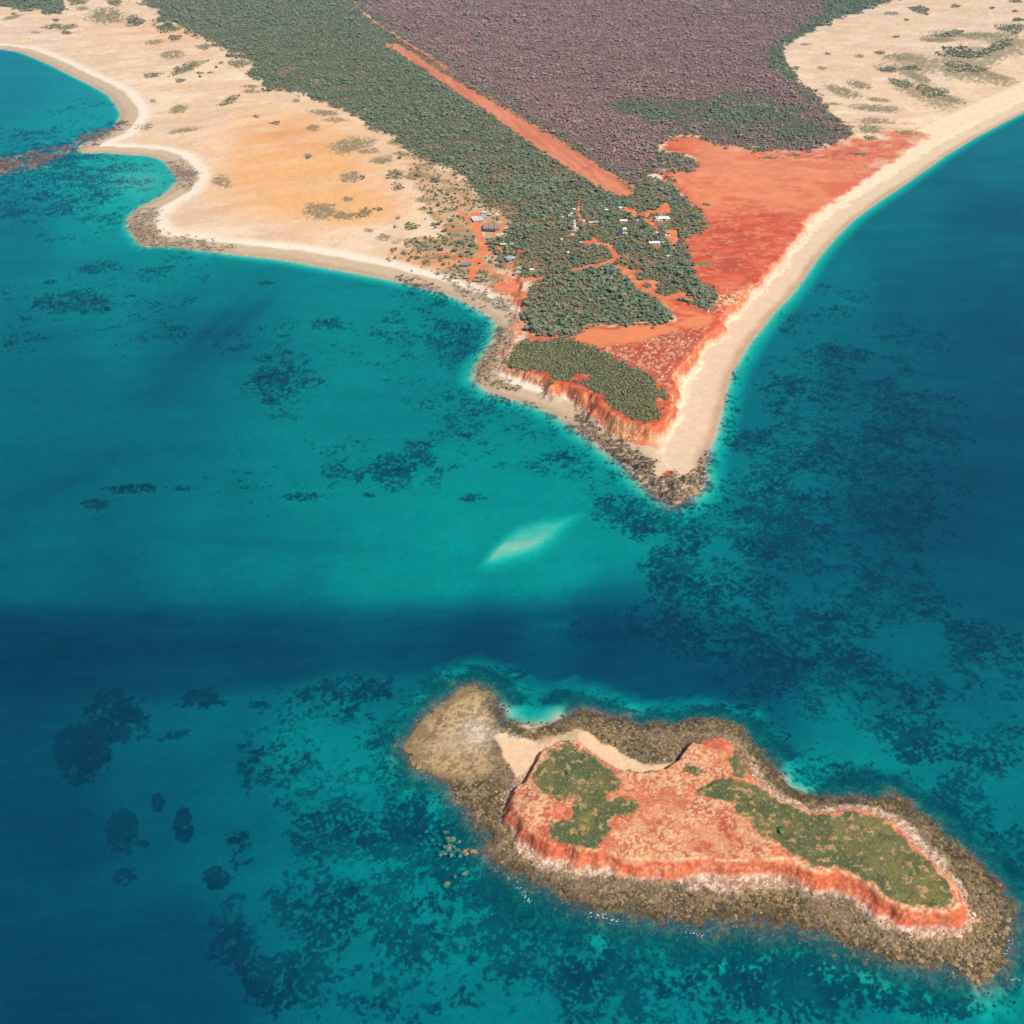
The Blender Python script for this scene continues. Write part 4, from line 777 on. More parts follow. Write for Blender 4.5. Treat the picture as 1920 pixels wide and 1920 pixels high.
for px, py, w, rot, roofm, lb in ((1071.7,403.5,3.6,20,CREAMP,'cream safari cabin uphill behind the lighthouse'),(1067.7,407,3.2,10,TANW,'tan safari cabin just behind the lighthouse tower'),(1076.5,395,2.6,0,WHITE,'tiny white hut on the footpath above the lighthouse'),(1072.8,443.5,3.4,15,CREAMP,'cream cabin on orange ground below the lighthouse'),
        (1089.6,458,3.4,-15,CREAMP,'cream cabin at the end of the loop track'),(1052.5,452,2.6,30,TANW,'tan hut in the bush west of the lighthouse clearing'),(1063.7,476.5,2.6,60,WHITE,'thin white hut in the bush inside the loop track'),(1054.6,410,2.4,0,CREAMP,'tiny cream hut in the bush beside the lighthouse rise')):
    hut('cabin', px, py, w, 2.8, 2.3, rot, 'gable', 1.1, CREAMP, roofm, lb, 'cabin', 'safari cabins around the lighthouse', win=0)
hut('cabin', 1067, 448, 5.5, 4, 2.2, 25, 'gable', 0.9, TIMBER, MAROON, 'maroon roofed cabin on orange ground below the lighthouse', 'cabin')
hut('cabin', 1085.5, 463, 5.0, 4, 2.2, -15, 'gable', 0.9, TIMBER, MAROON, 'maroon roofed cabin just below the cream cabin at the track end', 'cabin')
# the big house
p = at(1241.9, 411.5); clear(p, 15)
e = empty('homestead', p, math.radians(4)); e.scale = (0.88, 0.88, 0.88); tag(e, 'large white roofed homestead with dark solar panels and several wings', 'house')
MB().box((-9, -5.2, -0.8), (9, 5.2, 2.8)).build('wall', CREAMP, e)
r1 = roof_mesh(MB(), 18, 10, 2.9, 2.0, 'hip', 1.2).build('roof', WHITE, e)
for cx, w in ((-6.5, 5), (5.5, 6)):
    m = MB(); roof_mesh(m, w, 7, 2.95, 1.6, 'hip', 0.8); m.v = [(x+cx, y-4.0, z) for x, y, z in m.v]; m.build('wing_roof', WHITE, e)
    MB().box((cx-w/2, -7.3, -0.8), (cx+w/2, -5.1, 2.8)).build('wing_wall', CREAMP, e)
for cx, cy in ((-4.6, 1.9), (1.2, 2.1), (4.2, 2.1)):
    k = 2.0/(10*0.42)
    MB().add([(cx-1.5,cy-1.2,3.0+(6.2-cy-1.2+0)*0.32),(cx+1.5,cy-1.2,3.0+(5.0-cy+0)*0.32),(cx+1.5,cy+1.2,3.1+(6.2-cy-1.2)*0.3),(cx-1.5,cy+1.2,3.1+(6.2-cy-1.2)*0.3)], [(0,1,2,3)]).build('solar_panel', SOLAR, r1)
for cx in (-1.6, 0.4): MB().box((cx, -5.3, 1.0), (cx+1.2, -5.15, 2.0)).build('window', GLASS, e)
for px, py in ((1229.5, 414.5), (1234.5, 416), (1240.3, 415.8)):
    tank(px, py, 0.95, 1.9, WHITE, WHITE, 'small white rainwater tank in front of the homestead', 'rainwater tanks at the homestead')
# long cream house
p = at(1226.6, 458.5); clear(p, 9)
e = empty('house', p, math.radians(1)); tag(e, 'long cream house with a white roof and windows facing the sea', 'house')
MB().box((-6.2, -3, -0.8), (6.2, 3, 2.7)).build('wall', CREAMP, e)
roof_mesh(MB(), 12.4, 6, 2.8, 1.3, 'gable', 0.5).build('roof', WHITE, e)
for i in range(5):
    wn_ = MB().box((-4.6+i*2.2, -3.08, 1.0), (-3.6+i*2.2, -2.95, 2.0)).build('window', GLASS, e); MB().box((-4.75+i*2.2, -3.15, .9), (-3.45+i*2.2, -3.0, .98)).build('sill', WHITE, wn_)
MB().box((-3.2, -5.0, -0.5), (-0.6, -3.0, 1.6)).build('porch', REDP, e)
MB().box((-6.2, -3.02, 0), (-5.2, -2.95, 2.1)).build('door', TIMBER, e)
tank(1252.8, 442.5, 2.5, 2.6, ZINC, DARKP, 'round water tank with a dark lid at the fenced yard')
tank(1248.6, 443, 1.3, 2.2, WHITE, WHITE, 'white water tank touching the dark-lidded tank')
hut('canopy', 1205.4, 467.5, 4.6, 3.5, 2.3, -10, 'skillion', 0.5, ZINC, BLUEG, 'blue-grey canopy under trees near the cream house', 'canopy', open_=True)
hut('shed', 1243.4, 456.5, 2.2, 2.2, 2.1, 0, 'skillion', 0.2, WHITE, WHITE, 'tiny white shed east of the long cream house', 'shed', win=0)
hut('shed', 1231, 438.8, 3.2, 2.4, 2.2, 20, 'gable', 0.8, CREAMP, CREAMP, 'cream shed at the bottom of the homestead drive', 'shed', win=0)
hut('shed', 1195, 416.5, 1.8, 2.0, 2.4, 0, 'skillion', 0.3, WHITE, WHITE, 'narrow white shed in the trees between bungalow and homestead', 'shed', win=0)
hut('shed', 1252, 483, 2.6, 2.4, 2.2, 30, 'gable', 0.8, WHITE, WHITE, 'lone white shed in the bush below the fenced yard', 'shed', win=0)
hut('barn', 1271, 416, 6.5, 5.5, 2.3, -25, 'gable', 1.5, TIMBER, MAROON, 'maroon roofed barn east of the homestead', 'barn', win=0)
# fences of the yard
def fence(pts, hgt, matl, label):
    P3 = [at(a, b) for a, b in pts]; e = empty('yard_fence', P3[0]); tag(e, label, 'fence')
    for a, b in zip(P3[:-1], P3[1:]):
        n = max(2, int((b-a).length/2.6))
        for i in range(n):
            q = a.lerp(b, i/n)-P3[0]; q2 = a.lerp(b, (i+1)/n)-P3[0]
            MB().box((q.x-.07, q.y-.07, q.z-.5), (q.x+.07, q.y+.07, q.z+hgt+.1)).build('post', matl, e)
            dv = (q2-q); nn = Vector((-dv.y, dv.x, 0)).normalized()*0.03
            MB().add([q-nn+Vector((0,0,-.2)), q2-nn+Vector((0,0,-.2)), q2+nn+Vector((0,0,-.2)), q+nn+Vector((0,0,-.2)), q-nn+Vector((0,0,hgt)), q2-nn+Vector((0,0,hgt)), q2+nn+Vector((0,0,hgt)), q+nn+Vector((0,0,hgt))], [(3,2,1,0),(4,5,6,7),(0,1,5,4),(1,2,6,5),(2,3,7,6),(3,0,4,7)]).build('panel', matl, e)
fence([(1247.5,450),(1254,456),(1261.6,463.5)], 1.5, TIMBER, 'dark fence along the lower side of the yard lane')
fence([(1269.6,429.6),(1272,443),(1274.5,456)], 1.2, TIMBER, 'timber fence on the seaward side of the orange yard')
# depot west of the bush
for i, (px, py, w, d, roofm, lb) in enumerate(((887.5,414,2.6,15,WHITE,'long narrow white shed, first of the depot row beside the track'),(891.3,413.5,2.4,17,ZINC,'long narrow zinc shed second in the depot row'),(895.0,413,2.4,17,WHITE,'long narrow white shed between zinc and cream depot sheds'),(901.7,413,5.0,16,CREAMP,'wide cream roofed shed at the end of the depot row'),(907.5,408.5,6.5,13,GREYR,'grey roofed shed behind the cream depot shed'))):
    hut('shed', px, py, w, d, 2.6, 16, 'skillion', 0.5, TANW, roofm, lb, 'shed', 'sheds in the depot row', win=1, over=0.15)
hut('shed', 907.5, 401, 4.6, 4, 2.6, 0, 'gable', 0.8, WHITE, WHITE, 'bright white shed above the depot yard', 'shed')
hut('carport', 917.5, 404.5, 5.5, 4.5, 2.4, -5, 'skillion', 0.5, ZINC, GREENT, 'pale green carport behind the depot', 'carport', open_=True)
p = at(921, 430); clear(p, 17)
e = empty('workshop', p, math.radians(-4)); e.scale = (0.8, 0.8, 0.8); tag(e, 'wide workshop with three brown roof bays and a dark front canopy', 'workshop')
MB().box((-13, -6, -1), (13, 15, 3.4)).build('wall', BROWNR, e)
for i in range(3):
    x0 = -13+i*8.7
    m = MB(); m.add([(x0+.3,-6.6,3.5),(x0+8.4,-6.6,3.5),(x0+8.4,15.6,4.6),(x0+.3,15.6,4.6),(x0+.3,-6.6,3.42),(x0+8.4,-6.6,3.42),(x0+8.4,15.6,4.52),(x0+.3,15.6,4.52)], [(0,1,2,3),(7,6,5,4),(0,4,5,1),(1,5,6,2),(2,6,7,3),(3,7,4,0)]).build('roof_bay', BROWNR, e)
    MB().add([(x0-.35,-6.8,3.62),(x0+.3,-6.8,3.62),(x0+.3,15.6,4.72),(x0-.35,15.6,4.72),(x0-.35,-6.8,3.2),(x0+.3,-6.8,3.2),(x0+.3,15.6,4.2),(x0-.35,15.6,4.2)], [(0,1,2,3),(7,6,5,4),(0,4,5,1),(1,5,6,2),(2,6,7,3),(3,7,4,0)]).build('gutter', DARKP, e)
MB().add([(-12,-12.5,2.4),(9,-12.5,2.4),(9,-6.3,3.3),(-12,-6.3,3.3),(-12,-12.5,2.3),(9,-12.5,2.3),(9,-6.3,3.2),(-12,-6.3,3.2)], [(0,1,2,3),(7,6,5,4),(0,4,5,1),(1,5,6,2),(2,6,7,3),(3,7,4,0)]).build('canopy', DARKP, e)
for x in (-11.8, -5, 2, 8.8): MB().box((x-.12, -12.3, -1), (x+.12, -12.06, 2.34)).build('post', TIMBER, e)
MB().box((-3, -6.08, 0), (1, -5.9, 2.8)).build('roller_door', WHITE, e)
KEEP.append((p.x, p.y-20, 12))
tank(959, 438.5, 1.3, 2.2, TEAL, TEAL, 'small teal tank in the bush near the workshop')
# restaurant
p = at(956.5, 487); clear(p, 10)
e = empty('restaurant', p, math.radians(6)); tag(e, 'pale grey hexagonal roofed hall with a blue-grey front awning', 'hall')
MB().lathe([(5.0, -0.8), (5.0, 2.8)], 6, Matrix.Scale(1.15, 4, (1, 0, 0))).build('wall', CREAMP, e)
MB().lathe([(6.3, 2.8), (6.3, 2.95), (2.0, 4.6), (0.3, 4.9)], 6, Matrix.Scale(1.15, 4, (1, 0, 0))).build('roof', GREYR, e)
MB().add([(-5,-9,2.2),(1.2,-9,2.2),(1.2,-5,2.75),(-5,-5,2.75),(-5,-9,2.1),(1.2,-9,2.1),(1.2,-5,2.65),(-5,-5,2.65)], [(0,1,2,3),(7,6,5,4),(0,4,5,1),(1,5,6,2),(2,6,7,3),(3,7,4,0)]).build('awning', BLUEG, e)
for x in (-4.8, 1.0): MB().box((x-.1, -8.9, -.8), (x+.1, -8.7, 2.15)).build('post', TIMBER, e)
MB().box((2.5, -4.9, 0), (4.0, -4.0, 2.1)).build('door', TIMBER, e)
KEEP.append((p.x, p.y-14, 8))
for args in ((944,461,7,5,2.2,-8,'gable',1.3,GREENT,'pale green pitched shelter by the orange clearing above the hall',True),(959.5,460.5,4.5,3,2.2,0,'gable',0.8,GREENT,'small pale roofed shelter in trees beside the green pitched one',True),
             (975,504,8.2,6,2.4,-6,'hip',1.6,GREYR,'grey hip-roofed cabin above the curved beach track',False),(970.3,514,6.8,5,2.3,-6,'hip',1.4,GREYR,'grey hip-roofed cabin beside the curved beach track, below its twin',False),(997,508.5,4.6,3.4,2.2,5,'gable',0.9,WHITE,'small white roofed cabin east of the twin grey cabins',False),
             (872.5,499,8.6,7.5,2.4,4,'skillion',0.5,BLUEG,'blue-grey flat roofed shelter at the edge of the orange car park',True),(852,472,5.8,5,2.2,0,'skillion',0.3,DARKP,'dark navy beach shelter closer to the orange track',True),(826,470,6.2,5,2.2,10,'skillion',0.3,DARKP,'dark navy beach shelter farther out in the dune scrub',True),
             (875.4,523,6.5,4,2.0,-5,'hip',0.9,BROWNR,'low brown thatched shelter in scrub below the car park',True),(893,528,6.5,4,2.0,-5,'hip',0.9,BROWNR,'low brown thatched shelter above the pale beach rocks',True)):
    hut('shelter' if args[10] else 'cabin', args[0], args[1], args[2], args[3], args[4], args[5], args[6], args[7], CREAMP, args[8], args[9], 'shelter' if args[10] else 'cabin', open_=args[10])
# vehicles
def car(px, py, rot, paint, label, van=False):
    p = at(px, py); clear(p, 3.0); e = empty('car', p, math.radians(rot)); tag(e, label, 'car', 'vehicles parked in the settlement')
    L2, W2 = 2.3, 0.92
    b = MB(); b.add([(-L2,-W2,.45),(L2,-W2,.45),(L2,W2,.45),(-L2,W2,.45),(-L2,-W2,1.0),(L2*.96,-W2,.92),(L2*.96,W2,.92),(-L2,W2,1.0)], [(3,2,1,0),(4,5,6,7),(0,1,5,4),(1,2,6,5),(2,3,7,6),(3,0,4,7)]).build('body', paint, e)
    MB().add([(-2.2,-.86,.98),(1.0,-.86,.95),(1.0,.86,.95),(-2.2,.86,.98),(-2.05,-.72,1.75),(.35,-.72,1.75),(.35,.72,1.75),(-2.05,.72,1.75)], [(0,1,5,4),(1,2,6,5),(2,3,7,6),(3,0,4,7),(3,2,1,0)]).build('window', GLASS, e)
    MB().box((-2.07, -.74, 1.74), (.37, .74, 1.82)).build('roof', paint, e)
    for x in (-1.4, 1.4):
        for y in (-.86, .86):
            MB().lathe([(.38, -.12), (.38, .12)], 12, Matrix.Translation((x, y, .38)) @ Matrix.Rotation(math.pi/2, 4, 'X')).build('wheel', RUBBER, e)
car(909.6, 489.5, 20, CARW, 'white four-wheel drive parked by the car park shrubs')
car(899, 494.5, 70, CARD, 'dark car at the junction of the orange tracks')
car(893.2, 442.5, 80, CARW, 'white car beside the depot road')
car(1265, 461.5, -35, CARD, 'dark car at the corner of the fenced yard lane')
car(1246.5, 402.5, 10, CARW, 'white car in the orange yard behind the homestead')

# ------------------------------------------------------------------ plants
def crown_mb(rnd, w, h, lumps=6, leaves=90, low=0.35):
    m = MB(); cen = []
    for i in range(lumps):
        a = rnd.uniform(0, 6.283); r = rnd.uniform(0.15, 0.55)*w/2 if i else 0
        s = rnd.uniform(0.42, 0.62)*w/2*(1.15 if i == 0 else 1); c = Vector((r*math.cos(a), r*math.sin(a), h*(low+rnd.uniform(0.12, 0.42))))
        vs, fs = ico(1, rnd, 0.4, (s, s, s*0.72*h/w*1.25)); m.add(vs, fs, Matrix.Translation(c)); cen.append((c, s))
    for _ in range(leaves):
        c, s = rnd.choice(cen); d = Vector((rnd.gauss(0, 1), rnd.gauss(0, 1), rnd.gauss(0.3, 0.8))).normalized()
        q = c+Vector((d.x*s, d.y*s, d.z*s*0.8))*rnd.uniform(0.9, 1.22); k = rnd.uniform(0.10, 0.2)*w/2
        u = d.orthogonal().normalized()*k; v = d.cross(u).normalized()*k*rnd.uniform(.6, 1.2); t = d*k*rnd.uniform(-.5, .6)
        m.add([q-u-v, q+u-v+t, q+u+v, q-u+v-t], [(0, 1, 2, 3)])
    return m
rnd = random.Random(3)
CROWNS = []; TRUNKS = []
for i in range(6):
    w = rnd.uniform(4.4, 5.4); h = rnd.uniform(3.6, 4.6)
    CROWNS.append(crown_mb(rnd, w, h, rnd.randint(5, 8), 70).mesh('crown', G_TREE))
    t = MB(); t.tube((0, 0, -0.6), (0.1, 0.05, h*0.42), 0.2, 0.13)
    for k in range(3):
        a = rnd.uniform(0, 6.28); t.tube((0.1, 0.05, h*0.38), (math.cos(a)*w*.24, math.sin(a)*w*.24, h*0.66), 0.11, 0.05, 5)
    TRUNKS.append(t.mesh('trunk', BARK))
TUFT = [crown_mb(rnd, 2.6, 1.3, 4, 40, 0.1).mesh('crown', G_SCRB) for _ in range(4)]

def candidates(y0, y1, step, x0=-2600, x1=1700):
    xs = np.arange(x0, x1, step); ys = np.arange(y0, y1, step)
    X, Y = np.meshgrid(xs, ys); X = X+rng.uniform(-.48, .48, X.shape)*step; Y = Y+rng.uniform(-.48, .48, Y.shape)*step
    X = X.ravel(); Y = Y.ravel()
    hw = np.interp(Y, Yr, halfw); s = np.abs(X) < hw*1.25
    return X[s], Y[s]
z_trk_w = np.zeros_like(U)
for pts, w in TRACKS[:10]: z_trk_w = np.maximum(z_trk_w, polyline([(a, b+2.0) for a, b in pts], w*1.25+1.5))
openg = (1-z_trk)*(1-z_trk_w)*(1-z_run)*(1-sm(0.3, 0.6, cliff_m))*is_land
patchy = 1-0.6*sm(0.64, 0.80, fbm(GX, GY, 26, 4, off=90))*sm(620, 800, U)*sm(300, 380, V)
pg2 = np.clip(z_g2*(0.35+0.9*sm(0.4, 0.6, fbm(GX, GY, 40, 3, off=91))), 0, 1)
blend_p = sm(-3, 26, sdf(PURPLE, U, V, 60.0)+(n_mid-.5)*16)
D_G = np.clip(np.maximum(np.maximum(z_for*patchy, z_pur*np.maximum(pg2*0.95, np.maximum(0.05, 0.75*(1-blend_p)))), np.maximum(z_g3, z_g4)), 0, 1)*openg
D_P = z_pur*(1-z_g3)*(1-pg2)*openg*0.9
D_S = np.maximum(z_spa*0.11, np.exp(-(ell(925, 430, 60, 70)**2))*0.30)*openg*(1-z_for)
GP = []; PP = []
for y0, y1, st, k in ((560, 1500, 2.8, 0.98), (1500, 2100, 3.6, 1.0), (2100, 2900, 4.4, 1.15), (2900, 3900, 5.6, 1.4), (3900, 6500, 13, 3.2)):
    X, Y = candidates(y0, y1, st, -3600 if y0 > 2000 else -1500, 2400 if y0 > 2000 else 1100)
    g = np.minimum(1, sample(D_G, X, Y)+sample(D_S, X, Y)); pz = sample(D_P, X, Y); r = rng.random(X.shape)
    ok = np.ones(X.shape, bool)
    if y0 < 2100:
        for (a, b, rr) in KEEP: ok &= (X-a)**2+(Y-b)**2 > rr*rr
    sg = (r < g*(0.95 if y0 < 2000 else 0.95)) & ok; spp = ~sg & (rng.random(X.shape) < pz*0.93) & ok
    clump = 0.72+0.6*fbm(X, Y, 45, 3, off=95)
    thin = fbm(X, Y, 70, 4, off=96)
    sg &= (thin < 0.74) | (rng.random(X.shape) < 0.6); spp &= (thin < 0.62) | (rng.random(X.shape) < 0.45)
    for sel, dst in ((sg, GP), (spp, PP)):
        n = int(sel.sum()); s = k*np.clip(np.exp(rng.normal(-0.42, 0.38, n)), 0.3, 1.7)*clump[sel]
        dst.append(np.stack([X[sel], Y[sel], sample(GZ, X[sel], Y[sel])-0.15*s, s, s*rng.uniform(0.6, 0.95, n), rng.uniform(0, 6.28, n)], 1))
GP = np.concatenate(GP); PP = np.concatenate(PP)

def scatter(name, pts, sources, mat, label, category):
    me = bpy.data.meshes.new(name); n = len(pts)
    me.vertices.add(n); me.vertices.foreach_set('co', pts[:, :3].astype(np.float32).ravel())
    a = me.attributes.new('size', 'FLOAT_VECTOR', 'POINT'); a.data.foreach_set('vector', np.stack([pts[:, 3], pts[:, 3], pts[:, 4]], 1).astype(np.float32).ravel())
    a = me.attributes.new('turn', 'FLOAT_VECTOR', 'POINT'); a.data.foreach_set('vector', np.stack([np.zeros(n), np.zeros(n), pts[:, 5]], 1).astype(np.float32).ravel())
    a = me.attributes.new('pick', 'INT', 'POINT'); a.data.foreach_set('value', rng.integers(0, len(sources), n).astype(np.int32))
    o = bpy.data.objects.new(name, me); COL.objects.link(o); tag(o, label, category, kind='stuff')
    me.materials.append(mat)
    ng = bpy.data.node_groups.new(name, 'GeometryNodeTree'); N = ng.nodes.new; L = ng.links.new
    ng.interface.new_socket('Geometry', in_out='INPUT', socket_type='NodeSocketGeometry'); ng.interface.new_socket('Geometry', in_out='OUTPUT', socket_type='NodeSocketGeometry')
    gi = N('NodeGroupInput'); go = N('NodeGroupOutput'); inst = N('GeometryNodeInstanceOnPoints'); jn = N('GeometryNodeJoinGeometry')
    for s in reversed(sources):
        oi = N('GeometryNodeObjectInfo'); oi.transform_space = 'ORIGINAL'; oi.inputs['Object'].default_value = s; oi.inputs['As Instance'].default_value = True
        L(oi.outputs['Geometry'], jn.inputs[0])
    def attr(nm, ty):
        q = N('GeometryNodeInputNamedAttribute'); q.data_type = ty; q.inputs['Name'].default_value = nm; return q.outputs['Attribute']
    sm_ = N('GeometryNodeSetMaterial'); sm_.inputs['Material'].default_value = mat
    L(gi.outputs[0], inst.inputs['Points']); L(jn.outputs[0], inst.inputs['Instance']); inst.inputs['Pick Instance'].default_value = True
    L(attr('pick', 'INT'), inst.inputs['Instance Index']); L(attr('size', 'FLOAT_VECTOR'), inst.inputs['Scale'])
    e2r = N('FunctionNodeEulerToRotation'); L(attr('turn', 'FLOAT_VECTOR'), e2r.inputs[0]); L(e2r.outputs[0], inst.inputs['Rotation'])
    L(inst.outputs[0], sm_.inputs['Geometry']); L(sm_.outputs[0], go.inputs[0])
    md = o.modifiers.new('scatter', 'NODES'); md.node_group = ng
    return o

# the 300 trees that show largest stand singly, the rest is one wood
dist = np.sqrt(GP[:, 0]**2+GP[:, 1]**2+CAM_H**2)
fu, fv = project(GP[:, 0], GP[:, 1], GP[:, 2]+2)
inview = (fu > 5) & (fu < 1915) & (fv > 5)
order = np.argsort(-(GP[:, 3]/dist)*inview)[:300]
rest = np.ones(len(GP), bool); rest[order] = False
FIRST = []
LANDM = [(1110,615,'at the bush edge above the orange clearing'),(1010,615,'at the bush edge near the pink western cliff'),(1235,600,'at the bush corner beside the red ground'),(1120,560,'in the middle of the headland bush'),(1030,560,'in the western headland bush'),(1220,575,'along the orange track down the headland'),(1000,530,'below the curved beach track'),(1090,515,'below the straight dirt track'),(1180,530,'beside the double loop of orange track'),(1280,560,'near the cream rock ledge of the red scarp'),(1270,500,'between the fenced yard and the red plain'),(1110,475,'inside the loop track below the lighthouse'),(1050,480,'between the grey cabins and the lighthouse'),(1220,480,'below the long cream house'),(1160,460,'between the blue tarpaulin and the loop track'),(960,470,'around the grey hexagonal hall'),(1076,430,'around the lighthouse'),(880,500,'around the orange beach car park'),(1300,420,'seaward of the homestead'),(1242,425,'below the white roofed homestead'),(1170,405,'around the white roofed bungalow'),(1200,430,'between the bungalow and the homestead drive'),(1145,385,'at the foot of the radio mast'),(1180,372,'at the end of the orange airstrip'),(1110,400,'between the round green tank and the mast'),(1040,430,'on the bush slope west of the lighthouse'),(990,440,'in the bush beside the workshop'),(1105,440,'between the lighthouse and the blue tarpaulin'),(1075,460,'beside the maroon roofed cabins')]
for i, k in enumerate(order):
    x, y, z, s, s2, a = GP[k]; v = i % 6
    e = empty('bush_tree', (x, y, z), a); e.scale = (s, s, s2)
    place = min(LANDM, key=lambda q: (q[0]-fu[k])**2+4*(q[1]-fv[k])**2)[2]
    tag(e, 'low rounded green tree '+place, 'tree', 'bush trees '+place)
    c = bpy.data.objects.new('crown', CROWNS[v]); COL.objects.link(c); c.parent = e
    t = bpy.data.objects.new('trunk', TRUNKS[v]); COL.objects.link(t); t.parent = e
    if i < 6: FIRST.append(c)
scatter('woodland', GP[rest], FIRST, G_TREE, 'dense grey-green bushland covering the cape', 'woodland')
scatter('scorched_woodland', PP, FIRST, G_PURP, 'purple-brown scorched bushland beyond the airstrip', 'woodland')

# scrub patches of the dunes, one thing each
def patch(cx, cy, rx, ry, rot, kd, i):
    c0 = at(cx, cy); n_try = 0
    qx = at(cx+rx*0.5, cy)-at(cx-rx*0.5, cy); mx = max(qx.length, 0.5)*2/2
    qy = at(cx, cy-ry*0.5)-at(cx, cy+ry*0.5); my = max(qy.length, 0.5)
    area = math.pi*mx*my; st = 2.0 if kd == 'g' else 1.5
    n = int(min(max(area/(4.0 if kd == 'g' else 9.0)/4*1.5, 5), 240))
    m = MB(); rr = random.Random(i*7+1)
    far = c0.length/1400
    kk = max(1.0, math.sqrt(area/n)/3.2)
    R = -math.radians(rot)
    for _ in range(n):
        a = rr.uniform(0, 6.283); r = math.sqrt(rr.random())*(1+0.25*math.sin(3*a+i)+0.15*math.sin(5*a+2*i))*1.15
        ux, uy = r*math.cos(a)*rx, r*math.sin(a)*ry
        c, s = math.cos(math.radians(rot)), math.sin(math.radians(rot))
        pp = at(cx+ux*c-uy*s, cy+ux*s+uy*c)-c0
        w = rr.uniform(0.7, 1.5)*kk*(1.0 if kd == 'g' else 0.62); hh = w*(0.75 if kd == 'g' else 0.4)
        vs, fs = ico(1, rr, 0.45, (w, w*rr.uniform(.8, 1.2), hh)); m.add(vs, fs, Matrix.Translation(pp+Vector((0, 0, hh*0.35))))
    o = m.build('dune_shrub', G_DUNE if kd == 'g' else G_MAT); o.location = c0
    return o
for i, (cx, cy, rx, ry, rot, kd) in enumerate(SCRUB):
    o = patch(cx, cy, rx, ry, rot, kd, i)
    big = rx*ry > 90
    if cy > 430 and cx > 690 and cx < 960: a, b = ('dark green bush clump' if kd == 'g' else 'grey-brown scrub mat')+' among the beach shelters by the orange car park', 'scrub by the beach car park'
    elif cx > 1200 and cy > 280: a, b = ('thin green scrub line' if kd == 'g' else 'grey scrub mat')+' on the bare red plain', 'scrub on the red plain'
    elif cx > 1200: a, b = ('large ' if big else 'small ')+('dark green bush clump' if kd == 'g' else 'grey-brown scrub mat')+' on the dunes behind the long straight beach', 'scrub on the eastern dunes'
    else: a, b = ('large ' if big else 'small ')+('dark green bush clump' if kd == 'g' else 'grey-brown scrub mat')+' on the dunes between the bays and the bushland', 'scrub on the western dunes'
    tag(o, a, 'scrub', b+('' if not a.startswith(('large', 'small')) else ', '+a.split()[0])+(', green' if kd == 'g' else ', brown'))

# low scrub of the point and the island top
X, Y = candidates(560, 1300, 1.9, -250, 350)
dn = sample(z_mnd*openg, X, Y); sel = rng.random(X.shape) < dn*0.95
n = int(sel.sum()); s = rng.uniform(0.5, 1.15, n)
MP = np.stack([X[sel], Y[sel], sample(GZ, X[sel], Y[sel]), s, s*rng.uniform(.6, 1.3, n), rng.uniform(0, 6.28, n)], 1)
# bushes one can tell apart: on the point and on the island
LIME_PX = [(1465,1560,4.4,'bright green bush standing alone in the island grass'),(1000,666,5.0,'bright green bush on the western end of the point scrub'),(960,688,6.0,'rounded green bush at the cliff corner of the point'),(1105,690,3.4,'bright green bush in the middle of the point scrub'),(950,470,7.5,'big bright green tree above the grey hexagonal hall'),(1208,430,8.0,'big bright green tree beside the homestead drive'),(1196,446,7.0,'tall green tree above the long cream house'),(1180,405,6.5,'tall dark tree between the bungalow and the orange yard'),(1065,1450,3.0,'dark bush on the western island grass')]
TUF_OBJ = []
for px, py, w, lb in LIME_PX:
    p = at(px, py); i = len(TUF_OBJ)
    if w > 6.2:
        e = empty('leafy_tree', p-Vector((0, 0, .1)), i); e.scale = (w/4.9, w/4.9, w/4.6)
        c = bpy.data.objects.new('crown', crown_mb(rnd, 4.9, 4.6, 8, 160).mesh('crown', G_LIME)); COL.objects.link(c); c.parent = e
        t = bpy.data.objects.new('trunk', TRUNKS[i % 6]); COL.objects.link(t); t.parent = e
        tag(e, lb, 'tree')
    else:
        e = empty('green_bush', p-Vector((0, 0, .1)), i); e.scale = (w/2.6, w/2.6, w/2.6)
        c = bpy.data.objects.new('foliage', crown_mb(rnd, 2.6, 1.7, 6, 120, 0.1).mesh('foliage', G_LIME)); COL.objects.link(c); c.parent = e
        st_ = MB()
        for k in range(4): st_.tube((0, 0, -.3), (math.cos(k*1.6)*.5, math.sin(k*1.6)*.5, .7), .06, .03, 5)
        t = st_.build('stem', BARK, e); tag(e, lb, 'bush')
        TUF_OBJ.append(c)
scatter('point_scrub', MP, TUF_OBJ, G_SCRB, 'dense low olive scrub covering the clifftop of the point', 'scrub')
X, Y = candidates(240, 560, 1.25, -120, 330)
gz_ = sample(z_gr*(1-bare)*is_isl*sm(0.93, 1, s_ci), X, Y); sel = rng.random(X.shape) < gz_*0.45
n = int(sel.sum()); s = rng.uniform(0.22, 0.5, n)
scatter('island_grass', np.stack([X[sel], Y[sel], sample(GZ, X[sel], Y[sel])-.05, s, s*rng.uniform(.3, .7, n), rng.uniform(0, 6.28, n)], 1), TUF_OBJ,
        varied('grass_tufts', [C(148,142,92), C(128,130,84), C(168,156,102), C(118,124,82), C(142,140,90)], var=0.2, drift=C(120,126,84)), 'low olive grass and herb cover on the island top', 'grass')

